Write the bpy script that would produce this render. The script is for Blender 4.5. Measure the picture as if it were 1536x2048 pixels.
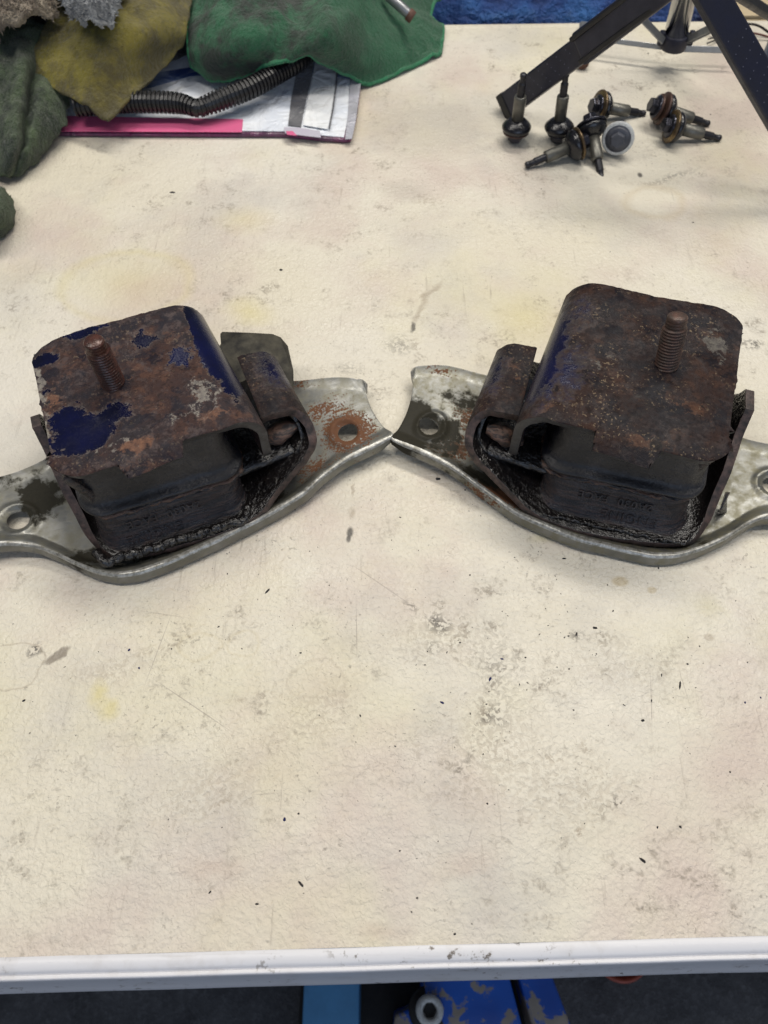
import bpy, bmesh, math, random
from math import sin, cos, pi, radians, sqrt, atan2, exp
from mathutils import Vector, Matrix, noise
random.seed(7)
S = bpy.context.scene
COL = S.collection
for o in list(bpy.data.objects): bpy.data.objects.remove(o)

# ------------------------------------------------------------------ camera
PITCH = 60.0; FPX = 1479.0; CH = 0.375
cd = bpy.data.cameras.new('camera'); co = bpy.data.objects.new('camera', cd); COL.objects.link(co)
co.location = (0, 0, CH); co.rotation_euler = (radians(90 - PITCH), 0, 0)
cd.sensor_fit = 'VERTICAL'; cd.sensor_height = 36.0; cd.sensor_width = 27.0; cd.lens = FPX * 36 / 2048
cd.clip_start = 0.01; cd.clip_end = 50
cd.dof.use_dof = True; cd.dof.focus_distance = 0.40; cd.dof.aperture_fstop = 12.0
S.camera = co
S.render.resolution_x = 768; S.render.resolution_y = 1024
# ------------------------------------------------------------------ light
W = bpy.data.worlds.new('World'); S.world = W; W.use_nodes = True
wb = W.node_tree.nodes['Background']; wb.inputs[0].default_value = (0.78, 0.86, 1.0, 1); wb.inputs[1].default_value = 0.20
def area(name, loc, target, sx, sy, power, col):
    l = bpy.data.lights.new(name, 'AREA'); l.shape = 'RECTANGLE'; l.size = sx; l.size_y = sy; l.energy = power; l.color = col
    o = bpy.data.objects.new(name, l); COL.objects.link(o); o.location = loc
    o.rotation_euler = (Vector(target) - Vector(loc)).to_track_quat('-Z', 'Y').to_euler()
    return o
area('ceiling_lamp', (0.35, 1.15, 1.75), (0, 0.3, 0), 1.3, 0.22, 30, (1.0, 0.95, 0.86))
area('ceiling_lamp.001', (-0.75, 0.35, 1.8), (0, 0.3, 0), 0.22, 1.3, 18, (1.0, 0.95, 0.88))
area('ceiling_lamp.002', (0.85, 0.30, 1.8), (0, 0.3, 0), 0.22, 1.3, 13, (1.0, 0.95, 0.88))
area('garage_door_light', (0.5, -2.2, 1.3), (0, 0.3, 0), 2.2, 1.6, 20, (0.62, 0.76, 1.0))
S.view_settings.view_transform = 'Standard'; S.view_settings.look = 'None'
S.view_settings.exposure = -0.34; S.view_settings.gamma = 1.0

# ------------------------------------------------------------------ geometry helpers
_t = radians(PITCH); FW = Vector((0, cos(_t), -sin(_t))); UP = Vector((0, sin(_t), cos(_t))); RT = Vector((1, 0, 0))
def at(px, py, z=0.0):
    d = FW * FPX + RT * (px - 768) - UP * (py - 1024)
    return Vector((0, 0, CH)) + d * ((z - CH) / d.z)
def atY(px, py, y):
    d = FW * FPX + RT * (px - 768) - UP * (py - 1024)
    return Vector((0, 0, CH)) + d * (y / d.y)

def tag(o, label=None, cat=None, group=None, kind=None):
    if label: o['label'] = label
    if cat: o['category'] = cat
    if group: o['group'] = group
    if kind: o['kind'] = kind
    return o
def empty(name, loc, yaw=0.0):
    o = bpy.data.objects.new(name, None); COL.objects.link(o); o.location = loc; o.rotation_euler = (0, 0, yaw)
    o.empty_display_size = 0.02
    return o
def root_loc(p):
    v = Vector((0, 0, 0))
    while p is not None:
        v += Vector(p.location); p = p.parent
    return v
def mk(name, V, F, mats, parent=None, smooth=True, mi=None, world=False, bevel=0, subsurf=0, merge=False):
    """link ONE mesh object; world=True: V is given in world coordinates"""
    if world and parent is not None:
        L = root_loc(parent); V = [Vector(v) - L for v in V]
    me = bpy.data.meshes.new(name); me.from_pydata([tuple(v) for v in V], [], F)
    if not isinstance(mats, (list, tuple)): mats = [mats]
    for m in mats: me.materials.append(m)
    if mi: me.polygons.foreach_set('material_index', mi)
    bm = bmesh.new(); bm.from_mesh(me)
    if merge: bmesh.ops.remove_doubles(bm, verts=bm.verts, dist=1e-6)
    bmesh.ops.recalc_face_normals(bm, faces=bm.faces)
    bm.to_mesh(me); bm.free()
    if smooth: me.polygons.foreach_set('use_smooth', [True] * len(me.polygons))
    o = bpy.data.objects.new(name, me); COL.objects.link(o)
    if parent is not None: o.parent = parent
    if bevel:
        b = o.modifiers.new('bevel', 'BEVEL'); b.width = bevel; b.segments = 2; b.limit_method = 'ANGLE'; b.angle_limit = radians(38)
        if smooth: b.harden_normals = False
    if subsurf:
        s = o.modifiers.new('sub', 'SUBSURF'); s.levels = subsurf; s.render_levels = subsurf
    return o
def grid_faces(nu, nv, off=0, wrapu=False):
    F = []
    for i in range(nu if wrapu else nu - 1):
        for j in range(nv - 1):
            a = off + i * nv + j; b = off + ((i + 1) % nu) * nv + j
            F.append((a, b, b + 1, a + 1))
    return F
def shell(V, F, t, side=-1, inner=0):
    """give an open sheet thickness t; returns V, F, material index (1 on the cut edge)"""
    bm = bmesh.new(); vs = [bm.verts.new(v) for v in V]
    for f in F:
        try: bm.faces.new([vs[i] for i in f])
        except ValueError: pass
    bm.normal_update(); bm.verts.index_update()
    n = len(V); V2 = [Vector(v) for v in V] + [Vector(v) + vs[i].normal * t * side for i, v in enumerate(V)]
    F2 = [tuple(v.index for v in f.verts) for f in bm.faces]
    mi = [0] * len(F2); F2 += [tuple(v.index + n for v in reversed(f.verts)) for f in bm.faces]
    mi += [2] * len(mi)
    for e in bm.edges:
        if len(e.link_faces) == 1:
            a, b = e.verts[0].index, e.verts[1].index
            F2.append((a, b, b + n, a + n)); mi.append(1)
    bm.free()
    mi = [inner if k == 2 else k for k in mi]
    used = sorted({i for f in F2 for i in f}); mp = {k: i for i, k in enumerate(used)}
    return [V2[i] for i in used], [tuple(mp[i] for i in f) for f in F2], mi
def cr(p0, p1, p2, p3, t):
    return 0.5 * ((2 * p1) + (-p0 + p2) * t + (2 * p0 - 5 * p1 + 4 * p2 - p3) * t * t + (-p0 + 3 * p1 - 3 * p2 + p3) * t ** 3)
def spline(P, n):
    """Catmull-Rom through P (Vectors or floats), n samples"""
    m = len(P); out = []
    for i in range(n):
        u = i / (n - 1) * (m - 1); k = min(int(u), m - 2); t = u - k
        out.append(cr(P[k - 1] if k > 0 else P[0] * 2 - P[1], P[k], P[k + 1], P[k + 2] if k + 2 < m else P[-1] * 2 - P[-2], t))
    return out
def pw(x, pts):
    """smooth 1-D function through sorted (x, y) points"""
    if x <= pts[0][0]: return pts[0][1]
    if x >= pts[-1][0]: return pts[-1][1]
    for k in range(len(pts) - 1):
        if x <= pts[k + 1][0]:
            x0, y0 = pts[k]; x1, y1 = pts[k + 1]; h = x1 - x0
            def sl(i):
                if i <= 0 or i >= len(pts) - 1: return (pts[min(i, len(pts) - 2) + 1][1] - pts[min(i, len(pts) - 2)][1]) / (pts[min(i, len(pts) - 2) + 1][0] - pts[min(i, len(pts) - 2)][0])
                a = (pts[i][1] - pts[i - 1][1]) / (pts[i][0] - pts[i - 1][0]); b = (pts[i + 1][1] - pts[i][1]) / (pts[i + 1][0] - pts[i][0])
                return 0 if a * b < 0 else (2 * a * b / (a + b) if a + b else 0)
            m0, m1 = sl(k), sl(k + 1); t = (x - x0) / h
            return (2*t**3 - 3*t*t + 1)*y0 + (t**3 - 2*t*t + t)*h*m0 + (-2*t**3 + 3*t*t)*y1 + (t**3 - t*t)*h*m1
def sst(a, b, x):
    t = max(0, min(1, (x - a) / (b - a))); return t * t * (3 - 2 * t)
def tube_data(P, r, n=10, close=True, off=0):
    """tube along points P with radius r (float or list)"""
    V = []; F = []; m = len(P); prev = None
    for i, p in enumerate(P):
        d = (P[min(i + 1, m - 1)] - P[max(i - 1, 0)]).normalized()
        if prev is None:
            a = Vector((0, 0, 1)) if abs(d.z) < .9 else Vector((1, 0, 0)); u = d.cross(a).normalized()
        else:
            u = (prev - d * prev.dot(d)).normalized()
        prev = u; w = d.cross(u); rr = r[i] if isinstance(r, (list, tuple)) else r
        for k in range(n):
            a = 2 * pi * k / n; V.append(p + (u * cos(a) + w * sin(a)) * rr)
    for i in range(m - 1):
        for k in range(n):
            a = off + i * n + k; b = off + i * n + (k + 1) % n
            F.append((a, b, b + n, a + n))
    if close:
        F.append(tuple(off + k for k in range(n - 1, -1, -1))); F.append(tuple(off + (m - 1) * n + k for k in range(n)))
    return V, F
def tube(name, P, r, mat, parent=None, n=10, **k):
    V, F = tube_data(P, r, n); return mk(name, V, F, mat, parent, world=parent is not None and k.pop('world', True), **k)
def lathe_data(prof, n=28, M=None):
    """prof: (radius, height) list, turned about local Z"""
    V = []; F = []; m = len(prof)
    for r, h in prof:
        for k in range(n):
            a = 2 * pi * k / n; V.append(Vector((r * cos(a), r * sin(a), h)))
    for i in range(m - 1):
        for k in range(n):
            a = i * n + k; b = i * n + (k + 1) % n; F.append((a, b, b + n, a + n))
    F.append(tuple(range(n - 1, -1, -1))); F.append(tuple((m - 1) * n + k for k in range(n)))
    if M is not None: V = [M @ v for v in V]
    return V, F
def box_data(c, h, M=None):
    V = [Vector((c[0] + sx * h[0], c[1] + sy * h[1], c[2] + sz * h[2])) for sx in (-1, 1) for sy in (-1, 1) for sz in (-1, 1)]
    F = [(0, 1, 3, 2), (4, 6, 7, 5), (0, 4, 5, 1), (2, 3, 7, 6), (0, 2, 6, 4), (1, 5, 7, 3)]
    if M is not None: V = [M @ v for v in V]
    return V, F
def bar_data(a, b, w, t, upv=Vector((0, 0, 1)), w2=None):
    """flat bar from a to b, width w (w2 at b), thickness t"""
    d = (b - a).normalized(); s = d.cross(upv).normalized(); u = s.cross(d).normalized(); w2 = w2 or w
    V = []
    for p, ww in ((a, w), (b, w2)):
        for sx, sz in ((-1, -1), (1, -1), (1, 1), (-1, 1)): V.append(p + s * sx * ww / 2 + u * sz * t / 2)
    return V, [(0, 1, 2, 3), (7, 6, 5, 4), (0, 4, 5, 1), (1, 5, 6, 2), (2, 6, 7, 3), (3, 7, 4, 0)]
def prism(name, P, z0, z1, mat, parent=None, bevel=0.0005, **k):
    """flat outline P (world xy) pulled up from z0 to z1"""
    n = len(P); V = [Vector((p[0], p[1], z0)) for p in P] + [Vector((p[0], p[1], z1)) for p in P]
    F = [tuple(range(n - 1, -1, -1)), tuple(range(n, 2 * n))] + [(i, (i + 1) % n, (i + 1) % n + n, i + n) for i in range(n)]
    return mk(name, V, F, mat, parent, smooth=False, world=True, bevel=bevel, **k)

# ------------------------------------------------------------------ material helpers
class NT:
    def __init__(s, name):
        s.m = bpy.data.materials.new(name); s.m.use_nodes = True; s.t = s.m.node_tree; s.N = s.t.nodes; s.L = s.t.links
        s.b = s.N['Principled BSDF']; s.tc = s.N.new('ShaderNodeTexCoord'); s.obj = s.tc.outputs['Object']
    def put(s, sock, v):
        if hasattr(v, 'is_linked') or isinstance(v, bpy.types.NodeSocket): s.L.new(v, sock)
        elif isinstance(v, (tuple, list)) and len(v) == 3 and sock.type == 'RGBA': sock.default_value = (*v, 1)
        else: sock.default_value = v
    def noise(s, scale, detail=4, rough=.55, vec=None, dist=0.0, out=0):
        n = s.N.new('ShaderNodeTexNoise'); s.put(n.inputs['Vector'], vec or s.obj)
        n.inputs['Scale'].default_value = scale; n.inputs['Detail'].default_value = detail; n.inputs['Roughness'].default_value = rough
        n.inputs['Distortion'].default_value = dist; return n.outputs[out]
    def voro(s, scale, vec=None, feature='F1', rnd=1.0):
        n = s.N.new('ShaderNodeTexVoronoi'); n.feature = feature; s.put(n.inputs['Vector'], vec or s.obj)
        n.inputs['Scale'].default_value = scale; n.inputs['Randomness'].default_value = rnd; return n.outputs['Distance']
    def wave(s, scale, vec=None, dist=0, direction='X', detail=2):
        n = s.N.new('ShaderNodeTexWave'); n.bands_direction = direction; s.put(n.inputs['Vector'], vec or s.obj)
        n.inputs['Scale'].default_value = scale; n.inputs['Distortion'].default_value = dist; n.inputs['Detail'].default_value = detail; return n.outputs['Fac']
    def math(s, op, a, b=0.0, clamp=False):
        n = s.N.new('ShaderNodeMath'); n.operation = op; n.use_clamp = clamp; s.put(n.inputs[0], a); s.put(n.inputs[1], b); return n.outputs[0]
    def vmath(s, op, a, b):
        n = s.N.new('ShaderNodeVectorMath'); n.operation = op; s.put(n.inputs[0], a)
        s.put(n.inputs[1], b); return n.outputs['Value'] if op in ('LENGTH', 'DOT_PRODUCT') else n.outputs[0]
    def mapr(s, v, a, b, c=0.0, d=1.0, smooth=False):
        n = s.N.new('ShaderNodeMapRange'); n.clamp = True
        if smooth: n.interpolation_type = 'SMOOTHSTEP'
        s.put(n.inputs[0], v)
        for i, x in enumerate((a, b, c, d)): n.inputs[i + 1].default_value = x
        return n.outputs[0]
    def mix(s, f, a, b, mode='MIX'):
        n = s.N.new('ShaderNodeMix'); n.data_type = 'RGBA'; n.blend_type = mode
        s.put(n.inputs[0], f); s.put(n.inputs[6], a); s.put(n.inputs[7], b); return n.outputs[2]
    def ramp(s, f, stops):
        n = s.N.new('ShaderNodeValToRGB'); s.put(n.inputs[0], f); e = n.color_ramp.elements
        while len(e) < len(stops): e.new(.5)
        for i, (p, c) in enumerate(stops): e[i].position = p; e[i].color = (*c, 1)
        return n.outputs[0]
    def mapping(s, vec=None, loc=(0, 0, 0), rot=(0, 0, 0), scale=(1, 1, 1), typ='POINT'):
        n = s.N.new('ShaderNodeMapping'); n.vector_type = typ; s.put(n.inputs['Vector'], vec or s.obj)
        n.inputs['Location'].default_value = loc; n.inputs['Rotation'].default_value = rot; n.inputs['Scale'].default_value = scale; return n.outputs[0]
    def spot(s, vec, c, r, rot=0.0, soft=1.0):
        """1 at the centre of an ellipse falling to 0 at its edge"""
        n = s.mapping(vec, (c[0], c[1], 0), (0, 0, rot), (r[0], r[1], 1e6), 'TEXTURE')
        return s.mapr(s.vmath('LENGTH', n, (0, 0, 0)), 1.0, 1.0 - soft, 0, 1)
    def warp(s, scale, amt, vec=None, detail=3):
        n = s.N.new('ShaderNodeTexNoise'); s.put(n.inputs['Vector'], vec or s.obj); n.inputs['Scale'].default_value = scale; n.inputs['Detail'].default_value = detail
        d = s.vmath('SUBTRACT', n.outputs['Color'], (.5, .5, .5)); d = s.vmath('MULTIPLY', d, (amt, amt, 0)); return s.vmath('ADD', vec or s.obj, d)
    def bump(s, h, strength=.5, dist=.001, nrm=None):
        n = s.N.new('ShaderNodeBump'); n.inputs['Strength'].default_value = strength; n.inputs['Distance'].default_value = dist
        s.put(n.inputs['Height'], h)
        if nrm: s.put(n.inputs['Normal'], nrm)
        return n.outputs[0]
    def done(s, col, rough=.5, metal=0.0, nrm=None, **k):
        s.put(s.b.inputs['Base Color'], col); s.put(s.b.inputs['Roughness'], rough); s.put(s.b.inputs['Metallic'], metal)
        if nrm: s.put(s.b.inputs['Normal'], nrm)
        for kk, v in k.items(): s.put(s.b.inputs[kk.replace('_', ' ')], v)
        return s.m

def m_table(name, org):
    n = NT(name)
    def LP(px, py): p = at(px, py); return (p.x - org[0], p.y - org[1])
    def sz(px, py, w, h):
        a = at(px, py); return ((at(px + w, py) - a).length, (at(px, py + h) - a).length)
    base = (.65, .60, .485)
    w = n.warp(38, .016); w2 = n.warp(260, .0035, w)
    c = n.mix(n.mapr(n.noise(5.5, 3, .5), .38, .66), base, (.67, .63, .55))
    c = n.mix(n.mapr(n.noise(9, 4, .6, n.mapping(loc=(3, 1, 0))), .47, .66, 0, .75), c, (.55, .455, .40))      # pinkish soil
    c = n.mix(n.mapr(n.noise(7, 4, .6, n.mapping(loc=(7.4, 5.6, 2))), .52, .70, 0, .5), c, (.62, .575, .37))   # yellowed
    c = n.mix(n.mapr(n.noise(11, 5, .6, n.mapping(loc=(1, 9, 4))), .51, .70, 0, .55), c, (.48, .455, .415))   # grey grime
    # the front of the table is paler and greyer, handled as worn plastic
    pebble = n.noise(430, 2.5, .55, dist=.5); pebble2 = n.noise(200, 2, .5)
    grime = n.noise(75, 6, .68)
    gm = n.math('MULTIPLY', n.mapr(grime, .53, .70), n.mapr(n.noise(13, 3, .5, n.mapping(loc=(2, 2, 9))), .36, .60))
    gm = n.math('MULTIPLY', gm, n.mapr(pebble, .60, .42))
    c = n.mix(n.math('MULTIPLY', gm, .85), c, (.21, .175, .135))
    streak = n.noise(1, 5, .6, n.mapping(rot=(0, 0, .9), scale=(300, 22, 1)))
    sm = n.math('MULTIPLY', n.mapr(streak, .62, .74), n.mapr(n.noise(17, 2, .5, n.mapping(loc=(5, 5, 5))), .50, .66))
    c = n.mix(n.math('MULTIPLY', sm, .55), c, (.26, .22, .18))
    st2 = n.noise(1, 5, .6, n.mapping(rot=(0, 0, -.75), scale=(340, 26, 1)))
    sm = n.math('MULTIPLY', n.mapr(st2, .63, .74), n.mapr(n.noise(15, 2, .5, n.mapping(loc=(8, 1, 5))), .50, .66))
    c = n.mix(n.math('MULTIPLY', sm, .5), c, (.26, .22, .18))
    fine = n.math('MULTIPLY', n.mapr(n.noise(420, 3, .6, n.mapping(loc=(4, 4, 4))), .62, .68), n.mapr(n.noise(24, 3, .55), .44, .64))
    c = n.mix(n.math('MULTIPLY', fine, .5), c, (.17, .145, .12))
    yel = (.60, .52, .21); brn = (.33, .27, .20); blk = (.055, .05, .045); tan = (.47, .385, .24)
    # px, py, rx, ry, rotation, softness, strength, colour, ragged
    T = [(985, 1500, 120, 150, .3, 1, .42, brn, 2), (880, 1265, 110, 70, 0, 1, .40, brn, 2), (1170, 1590, 120, 90, .2, 1, .35, brn, 2), (1240, 1330, 160, 60, 0, 1, .25, brn, 2), (420, 1580, 140, 90, .4, 1, .32, brn, 2), (640, 1430, 120, 60, .5, 1, .35, brn, 2), (1000, 1330, 60, 120, 0, 1, .22, blk, 2),
         (250, 560, 120, 62, .1, .9, .30, yel, 1), (490, 440, 60, 30, 0, 1, .3, yel, 1), (500, 620, 55, 26, -.4, 1, .5, yel, 1),
         (195, 1385, 18, 34, 0, .8, .6, yel, 1), (213, 1420, 20, 26, 0, .8, .55, yel, 1), (1060, 640, 70, 55, 0, 1, .35, yel, 1),
         (1240, 1163, 20, 12, 0, .35, .7, tan, 0), (1304, 1180, 11, 8, 0, .35, .6, tan, 0), (1418, 1275, 12, 9, 0, .4, .5, brn, 0),
         (875, 1243, 24, 22, 0, .8, .75, blk, 2), (872, 1295, 18, 14, 0, 1, .55, blk, 2), (825, 1215, 18, 8, -.5, .9, .55, blk, 2),
         (70, 1293, 17, 13, 0, .8, .85, blk, 2), (118, 1310, 24, 8, .6, .35, .7, (.14, .11, .085), 1), (60, 1372, 8, 6, 0, .7, .5, blk, 2),
         (984, 1427, 34, 9, .6, .9, .6, blk, 2), (1003, 1440, 24, 8, -.7, .9, .5, blk, 2), (920, 1520, 60, 7, .9, .9, .38, blk, 2),
         (1165, 1495, 20, 16, -.5, .9, .6, brn, 2), (1105, 1515, 30, 14, 0, .9, .5, brn, 2), (1233, 1603, 9, 12, 0, .7, .9, blk, 2),
         (1146, 1661, 9, 8, 0, .8, .8, brn, 2), (1152, 1265, 18, 12, 0, .9, .7, blk, 2), (835, 1500, 10, 20, 0, .9, .5, brn, 2),
         (505, 1900, 18, 9, 0, .8, .6, brn, 2), (555, 1890, 10, 6, 0, .8, .6, brn, 2),
         (700, 1065, 8, 14, -.1, .5, .85, blk, 0), (697, 1078, 6, 9, 0, .5, .8, blk, 0), (705, 1028, 10, 14, 0, .8, .55, brn, 1), (708, 975, 3, 18, 0, .6, .6, brn, 1),
         (840, 612, 6, 50, -.35, .8, .5, brn, 1), (865, 580, 6, 26, -.7, .8, .55, brn, 1), (824, 655, 6, 12, 0, .6, .8, blk, 1),
         (800, 690, 36, 20, 0, 1, .5, blk, 2), (835, 690, 8, 22, 0, .8, .5, brn, 2), (700, 735, 34, 16, 0, 1, .35, blk, 2), (1503, 690, 20, 10, 0, .8, .85, blk, 2),
         (860, 255, 130, 60, .1, .5, .42, (.44, .39, .33), 1), (810, 385, 48, 22, 0, .6, .40, (.46, .42, .36), 1), (850, 400, 30, 12, 0, 1, .5, brn, 2),
         (1345, 353, 60, 6, .45, .9, .50, blk, 2), (1300, 365, 60, 5, -.05, .9, .35, brn, 2), (1280, 350, 6, 6, 0, .5, .9, blk, 0),
         (1090, 1075, 44, 14, .1, .8, .40, (.50, .45, .22), 0), (300, 1300, 90, 14, .3, .9, .35, brn, 2), (210, 1340, 100, 26, .1, 1, .4, brn, 2),
         (520, 1400, 90, 8, .03, .9, .35, brn, 2), (430, 1620, 50, 9, .5, .9, .4, brn, 2), (930, 1730, 80, 30, .1, 1, .35, (.46, .34, .27), 1),
         (420, 1740, 60, 24, 0, 1, .35, (.46, .34, .27), 1), (760, 1860, 60, 24, 0, 1, .35, (.46, .34, .27), 1), (1420, 1210, 40, 26, -.6, 1, .4, (.50, .45, .27), 1)]
    for (px, py, rx, ry, ro, so, stg, colr, rag) in T:
        k = n.spot((w2 if rag else n.obj), LP(px, py), sz(px, py, rx * (1.25 if rag else 1), ry * (1.25 if rag else 1)), ro, so)
        if rag == 2: k = n.math('MULTIPLY', k, n.mapr(pebble, .56, .46))
        c = n.mix(n.math('MULTIPLY', k, stg), c, colr)
    # faint dried rings
    for (px, py, rx, ry, wd, stg, colr) in ((1310, 405, 56, 32, .30, .33, (.50, .40, .25)), (250, 570, 125, 72, .16, .22, yel), (400, 1290, 42, 26, .2, .25, (.50, .42, .25)), (487, 1280, 34, 22, .2, .25, (.5, .42, .25)), (30, 1330, 62, 48, .06, .45, brn), (640, 1360, 60, 40, .1, .22, brn)):
        q = n.mapping(w, (*LP(px, py), 0), (0, 0, 0), (*sz(px, py, rx, ry), 1e6), 'TEXTURE')
        d = n.math('ABSOLUTE', n.math('SUBTRACT', n.vmath('LENGTH', q, (0, 0, 0)), 1.0))
        c = n.mix(n.math('MULTIPLY', n.mapr(d, wd, 0.0), stg), c, colr)
    # long hairline scratches
    for (x0, y0, x1, y1, wd, stg) in ((295, 1350, 480, 1475, 1.3, .6), (350, 1210, 280, 1395, 1.2, .5), (712, 1190, 714, 1330, 1.2, .5), (690, 1120, 830, 1215, 1.6, .45), (1300, 1330, 1305, 1470, 1.5, .4), (1305, 1340, 1302, 1470, 1.2, .3), (935, 1690, 945, 1650, 1.5, .4), (500, 1590, 570, 1585, 2, .3), (270, 1220, 390, 1238, 1.6, .3), (1355, 1330, 1380, 1410, 1.2, .4)):
        a = at(x0, y0); b = at(x1, y1); mx = (a + b) / 2; L = (b - a).length / 2; th = atan2(b.y - a.y, b.x - a.x)
        k = n.spot(n.obj, (mx.x - org[0], mx.y - org[1]), (L, .00028 * wd), th, .6)
        c = n.mix(n.math('MULTIPLY', k, stg), c, (.26, .22, .19))
    h = n.math('ADD', n.math('MULTIPLY', pebble, .65), n.math('MULTIPLY', pebble2, .6))
    nr = n.bump(h, .8, .0016); nr = n.bump(n.noise(1500, 2), .12, .0003, nr)
    wipe = n.noise(1, 4, .6, n.mapping(rot=(0, 0, .5), scale=(9, 45, 1)))
    return n.done(c, n.math('ADD', n.mapr(grime, .3, .7, .30, .44), n.mapr(wipe, .42, .6, 0, .14)), 0, nr, Specular_IOR_Level=.42)

def m_plastic_rim(name):
    n = NT(name); g = n.noise(60, 5, .65); s = n.noise(1, 4, .6, n.mapping(scale=(20, 400, 400)))
    c = n.mix(n.mapr(g, .52, .75, 0, .35), (.66, .66, .69), (.38, .34, .30)); c = n.mix(n.mapr(s, .62, .74, 0, .4), c, (.40, .38, .36)); c = n.mix(n.math('MULTIPLY', n.mapr(n.noise(240, 4, .7), .60, .66), n.mapr(n.noise(20, 2), .45, .6)), c, (.16, .14, .12))
    return n.done(c, .38, 0, n.bump(n.noise(700, 2), .15, .0004), Specular_IOR_Level=.45)

def m_painted_rust(name, blue, rust, dark, m=1, tone=1.0, soft=False, prim=(), fleck=.6):
    """old navy paint over rust; the lists hold (x, y, rx, ry, weight) in mm on the part"""
    n = NT(name); w = n.warp(120, .006)
    n1 = n.noise(34, 9, .66, w); n2 = n.noise(150, 9, .74, n.mapping(w, (1, 2, 3))); n2b = n.noise(85, 9, .72, n.mapping(w, (7, 1, 3))); n3 = n.noise(420, 5, .7); n4 = n.noise(1300, 3, .7)
    c = n.mix(n.mapr(n1, .40, .58), (.014, .010, .014), (.046, .025, .021))
    c = n.mix(n.mapr(n2, .50, .58, 0, .75), c, (.066, .048, .046))
    c = n.mix(n.mapr(n2b, .55, .61, 0, .8), c, n.mix(n3, (.095, .046, .030), (.060, .034, .028)))
    c = n.mix(n.mapr(n2b, .475, .41, 0, .85), c, (.008, .007, .013))
    c = n.mix(n.mapr(n3, .54, .62, 0, .6), c, (.012, .009, .009))
    def field(lst, vec):
        f = None
        for (x, y, rx, ry, wt) in lst:
            k = n.math('MULTIPLY', n.spot(vec, (m * x / 1000, y / 1000), (rx / 1000, ry / 1000), 0, 1), wt)
            f = k if f is None else n.math('MAXIMUM', f, k)
        return f
    def val(f, nz, amt): return n.math('ADD', f, n.math('MULTIPLY', n.math('SUBTRACT', nz, .5), amt))
    if rust:
        k = n.mapr(val(field(rust, w), n2, 2.2), .36, .52); c = n.mix(n.math('MULTIPLY', k, .9), c, n.mix(n.mapr(n3, .35, .65), (.155, .072, .040), (.075, .038, .028)))
    if prim:
        k = n.mapr(val(field(prim, w), n2, 2.4), .42, .50); c = n.mix(n.math('MULTIPLY', k, .9), c, n.mix(n.mapr(n3, .35, .65), (.23, .21, .175), (.085, .075, .075)))
    if dark:
        k = n.mapr(val(field(dark, w), n2, 1.6), .3, .6); c = n.mix(n.math('MULTIPLY', k, .9), c, (.008, .007, .008))
    sp = n.math('MULTIPLY', n.mapr(n.noise(620, 3, .6), .60, .64), n.mapr(n.noise(50, 3, .6), .46, .60))
    c = n.mix(n.math('MULTIPLY', sp, fleck), c, (.30, .22, .14))
    rough = n.mapr(n3, .3, .7, .42, .72); hgt = n.math('ADD', n.math('MULTIPLY', n2, .9), n.math('MULTIPLY', n3, .7)); spec = n.mapr(n1, .40, .58, .28, .10)
    c = n.mix(1.0, c, (tone, tone, tone), 'MULTIPLY')
    if blue:
        v = val(field(blue, w), n.math('ADD', n.math('MULTIPLY', n2, .6), n.math('MULTIPLY', n3, .4)), 1.9)
        c = n.mix(n.mapr(v, .30, .37, 0, .25 if soft else .6), c, n.mix(n.mapr(n3, .4, .6), (.15, .135, .125), (.075, .040, .030)))
        k = n.mapr(v, .40, .425) if not soft else n.math('MULTIPLY', n.mapr(v, .38, .66), .94); k = n.math('MULTIPLY', k, n.mapr(n.noise(210, 4, .6), .73, .71))
        c = n.mix(k, c, n.mix(n.mapr(n1, .38, .62), (.0006, .0010, .011), (.0013, .0026, .034)))
        rough = n.mix(k, rough, n.mapr(n4, .3, .7, .14, .22)); spec = n.math('ADD', n.math('MULTIPLY', spec, n.math('SUBTRACT', 1.0, k)), n.math('MULTIPLY', k, .42)); hgt = n.math('ADD', n.math('MULTIPLY', hgt, n.mapr(k, 0, 1, 1, .35)), n.math('MULTIPLY', k, .9))
    nr = n.bump(hgt, .6, .0010); nr = n.bump(n4, .25, .0003, nr)
    return n.done(c, rough, .0, nr, Specular_IOR_Level=spec)

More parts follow.
